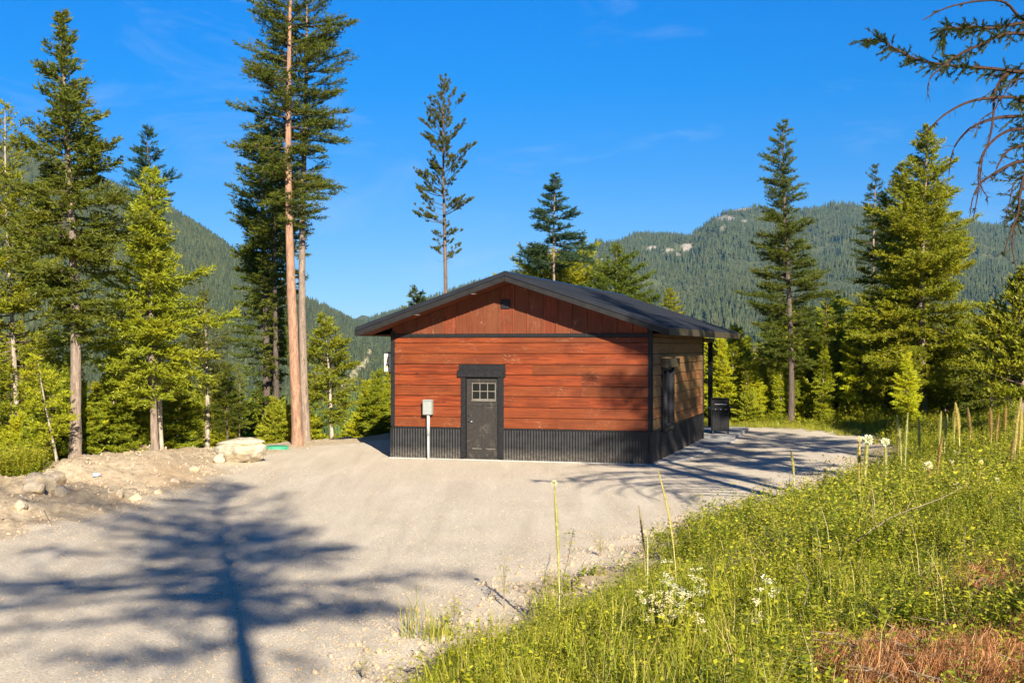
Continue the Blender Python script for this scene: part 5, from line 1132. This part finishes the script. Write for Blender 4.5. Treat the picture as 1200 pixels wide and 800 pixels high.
# saplings and weeds at the gravel edge
def weed(px, yb, yt, label, spread, seed, leaf=.03, mat='forb', nst=3, leafn=26, tuft_top=False):
    x, y, z = hit(px, yb); H = EYE + (HZ - yt) / F * y - z; q = random.Random(seed); t = empty('weed', (x, y, z)); tag(t, label, 'weed'); st = MB(); V = []; Fc = []
    for s_ in range(nst):
        a = q.uniform(0, 6.28); sp_ = spread * q.uniform(.2, 1) * (s_ > 0); h = H * (1 if s_ == 0 else q.uniform(.45, .9)); pts = [Vector((math.cos(a) * sp_ * u * u, math.sin(a) * sp_ * u * u, h * u)) for u in (0, .35, .7, 1)]; st.tube(pts, [.005, .004, .003, .0015], 5, False)
        for l in range(leafn):
            u = q.uniform(.72 if tuft_top else .3, 1); p = Vector((math.cos(a) * sp_ * u * u, math.sin(a) * sp_ * u * u, h * u)); w = q.uniform(0, 6.28); d = Vector((math.cos(w), math.sin(w), q.uniform(-.4, .5))).normalized(); p = p + d * q.uniform(0, .05); d = d * leaf * q.uniform(.7, 1.4); sd_ = d.cross(Vector((q.gauss(0, .4), q.gauss(0, .4), 1))).normalized() * leaf * .3
            k = len(V); V += [tuple(p), tuple(p + d * .5 + sd_), tuple(p + d), tuple(p + d * .5 - sd_)]; Fc += [(k, k + 1, k + 2), (k, k + 2, k + 3)]
    st.build('stem', M['twig'], t); obj_me('leaves', mesh_np('leaves', V, Fc, 3, M[mat]), t)
weed(668, 720, 618, 'bare stemmed seedling with a tuft of leaves on top', .05, 1, .045, leafn=30, nst=1, tuft_top=True)
weed(591, 712, 643, 'leafy seedling standing alone on gravel edge', .14, 2, .03, nst=4); weed(640, 700, 660, 'small dark leafed seedling left of the tall stalk', .12, 3, .03, nst=4); weed(532, 735, 695, 'low seedling at the left tip of the grass', .12, 4, .03, nst=4)
weed(876, 598, 578, 'low bushy yellow weed on the shaded gravel edge', .3, 5, .05, nst=9, leafn=30); weed(620, 722, 680, 'dark twiggy weed at gravel edge in the middle', .18, 6, .025, nst=6); weed(425, 795, 755, 'pale weed at the bottom of gravel left of grass', .15, 7, .02, nst=5)
weed(704, 652, 618, 'wispy weed where the gravel meets the bank', .15, 8, .022, nst=5); weed(925, 575, 556, 'twiggy weed beside the single thin stalk', .18, 9, .03, nst=6)

bw = [(R.uniform(830, 1195), 0) for _ in range(24)]
for i, (px, _) in enumerate(sorted(bw)):
    py = R.uniform(610 - (px - 830) * .12, 725); dh = R.uniform(24, 48) * (py - 406) / 250
    weed(px, py, py - dh, ordinal(i + 1) + ' from left, tall leafy weed sticking out of the green bank', .16, 100 + i, R.uniform(.03, .05), R.choice(['forb', 'forb2', 'forb']), R.randint(4, 8), 26)
# sticks
def stick(pts, r, label):
    P = []
    for px, py, dz in pts:
        x, y, z = hit(px, py); P.append(Vector((x, y, z + dz)))
    o0 = P[0].copy(); b = MB(); n = 4; sm = []; q = random.Random(int(pts[0][0]))
    for i in range(len(P) - 1):
        for k in range(n): sm.append(P[i].lerp(P[i + 1], k / n) - o0 + Vector((q.gauss(0, r * .35), 0, q.gauss(0, r * .35))))
    sm.append(P[-1] - o0); m = len(sm); b.tube(sm, [r * (1 - .6 * i / m) for i in range(m)], 7)
    o = b.build('stick', M['twig'], None, True); o.location = o0; tag(o, label, 'stick')
stick([(980, 800, .03), (957, 778, .06), (938, 760, .10), (926, 747, .12)], .017, 'thickest dead stick rising from bottom edge in brown litter')
stick([(925, 797, .03), (905, 783, .05), (880, 776, .05)], .010, 'forked dead stick left of the thickest stick')
stick([(1030, 760, .05), (1038, 742, .08), (1052, 725, .14)], .012, 'dead stick standing in grass above the orange litter')
stick([(1200, 742, .05), (1150, 742, .08), (1110, 738, .07), (1060, 756, .05), (1035, 768, .04)], .008, 'long thin branch lying across the orange needle litter'); stick([(1118, 780, .03), (1117, 762, .08), (1115, 748, .12)], .007, 'short upright twig in the orange litter')
stick([(1168, 762, .04), (1178, 742, .12)], .006, 'short slanting twig at right of the orange litter'); stick([(990, 668, .16), (1018, 655, .24), (1045, 642, .28), (1080, 635, .32), (1102, 628, .34), (1132, 616, .38)], .006, 'long dark branch slanting across the green bank'); stick([(1085, 775, .02), (1120, 778, .03), (1150, 782, .02)], .007, 'thin twig lying low on the orange litter')
stick([(640, 798, .02), (650, 750, .25), (666, 700, .45), (672, 665, .50)], .0065, 'bent brown stem leaning left of the tall foreground stalk'); stick([(780, 775, .05), (745, 725, .15), (728, 700, .20)], .006, 'grey curved twig in the foreground grass'); stick([(830, 780, .05), (800, 745, .12), (775, 728, .15)], .006, 'brown twig behind the yarrow clumps')
stick([(938, 745, .1), (948, 715, .2), (935, 705, .3)], .005, 'thin twig left of the orange litter'); stick([(60, 616, .02), (52, 605, .08)], .012, 'short black stick on the rubble at left'); stick([(885, 700, .2), (862, 697, .24), (838, 704, .22)], .006, 'bowed pale twig in the middle grass')
stick([(995, 800, .02), (990, 785, .05), (975, 772, .06)], .007, 'small stick right of the thickest stick'); stick([(915, 800, .02), (940, 788, .04), (965, 792, .02)], .008, 'grey stick on the bottom edge'); stick([(1040, 795, .02), (1065, 783, .04), (1090, 770, .05)], .006, 'straight twig in the lowest litter')

# ------------------------------------------------------------------ air
hz = MB().box(-4600, 4600, -200, 5600, -150, 620).me('haze', None)
hm = bpy.data.materials.new('haze'); hm.use_nodes = True; ht = hm.node_tree; ht.nodes.remove(ht.nodes['Principled BSDF'])
pv_ = ht.nodes.new('ShaderNodeVolumePrincipled'); pv_.inputs['Color'].default_value = (0.26, 0.62, 1.0, 1); pv_.inputs['Density'].default_value = 0.000036; pv_.inputs['Anisotropy'].default_value = 0.0
ht.links.new(pv_.outputs[0], ht.nodes['Material Output'].inputs['Volume']); hz.materials.append(hm)
tag(obj_me('haze', hz), kind='stuff')

tl_ = MB(); q_ = random.Random(88)
for i in range(700):
    p_ = Pn[q_.randrange(len(Pn))]; a_ = q_.uniform(0, 6.28); l_ = q_.uniform(.04, .28); c_ = Vector((p_[0] + q_.gauss(0, .12), p_[1] + q_.gauss(0, .2), 0)); d_ = Vector((math.cos(a_), math.sin(a_), 0)) * l_
    e_ = c_ + d_; z_ = p_[2] + .03; tl_.tube([(c_.x, c_.y, z_ + q_.uniform(0, .04)), (e_.x, e_.y, z_ + q_.uniform(0, .09))], [q_.uniform(.002, .006), .0015], 4, False)
tag(tl_.build('twig_litter', M['twig'], None), kind='stuff')
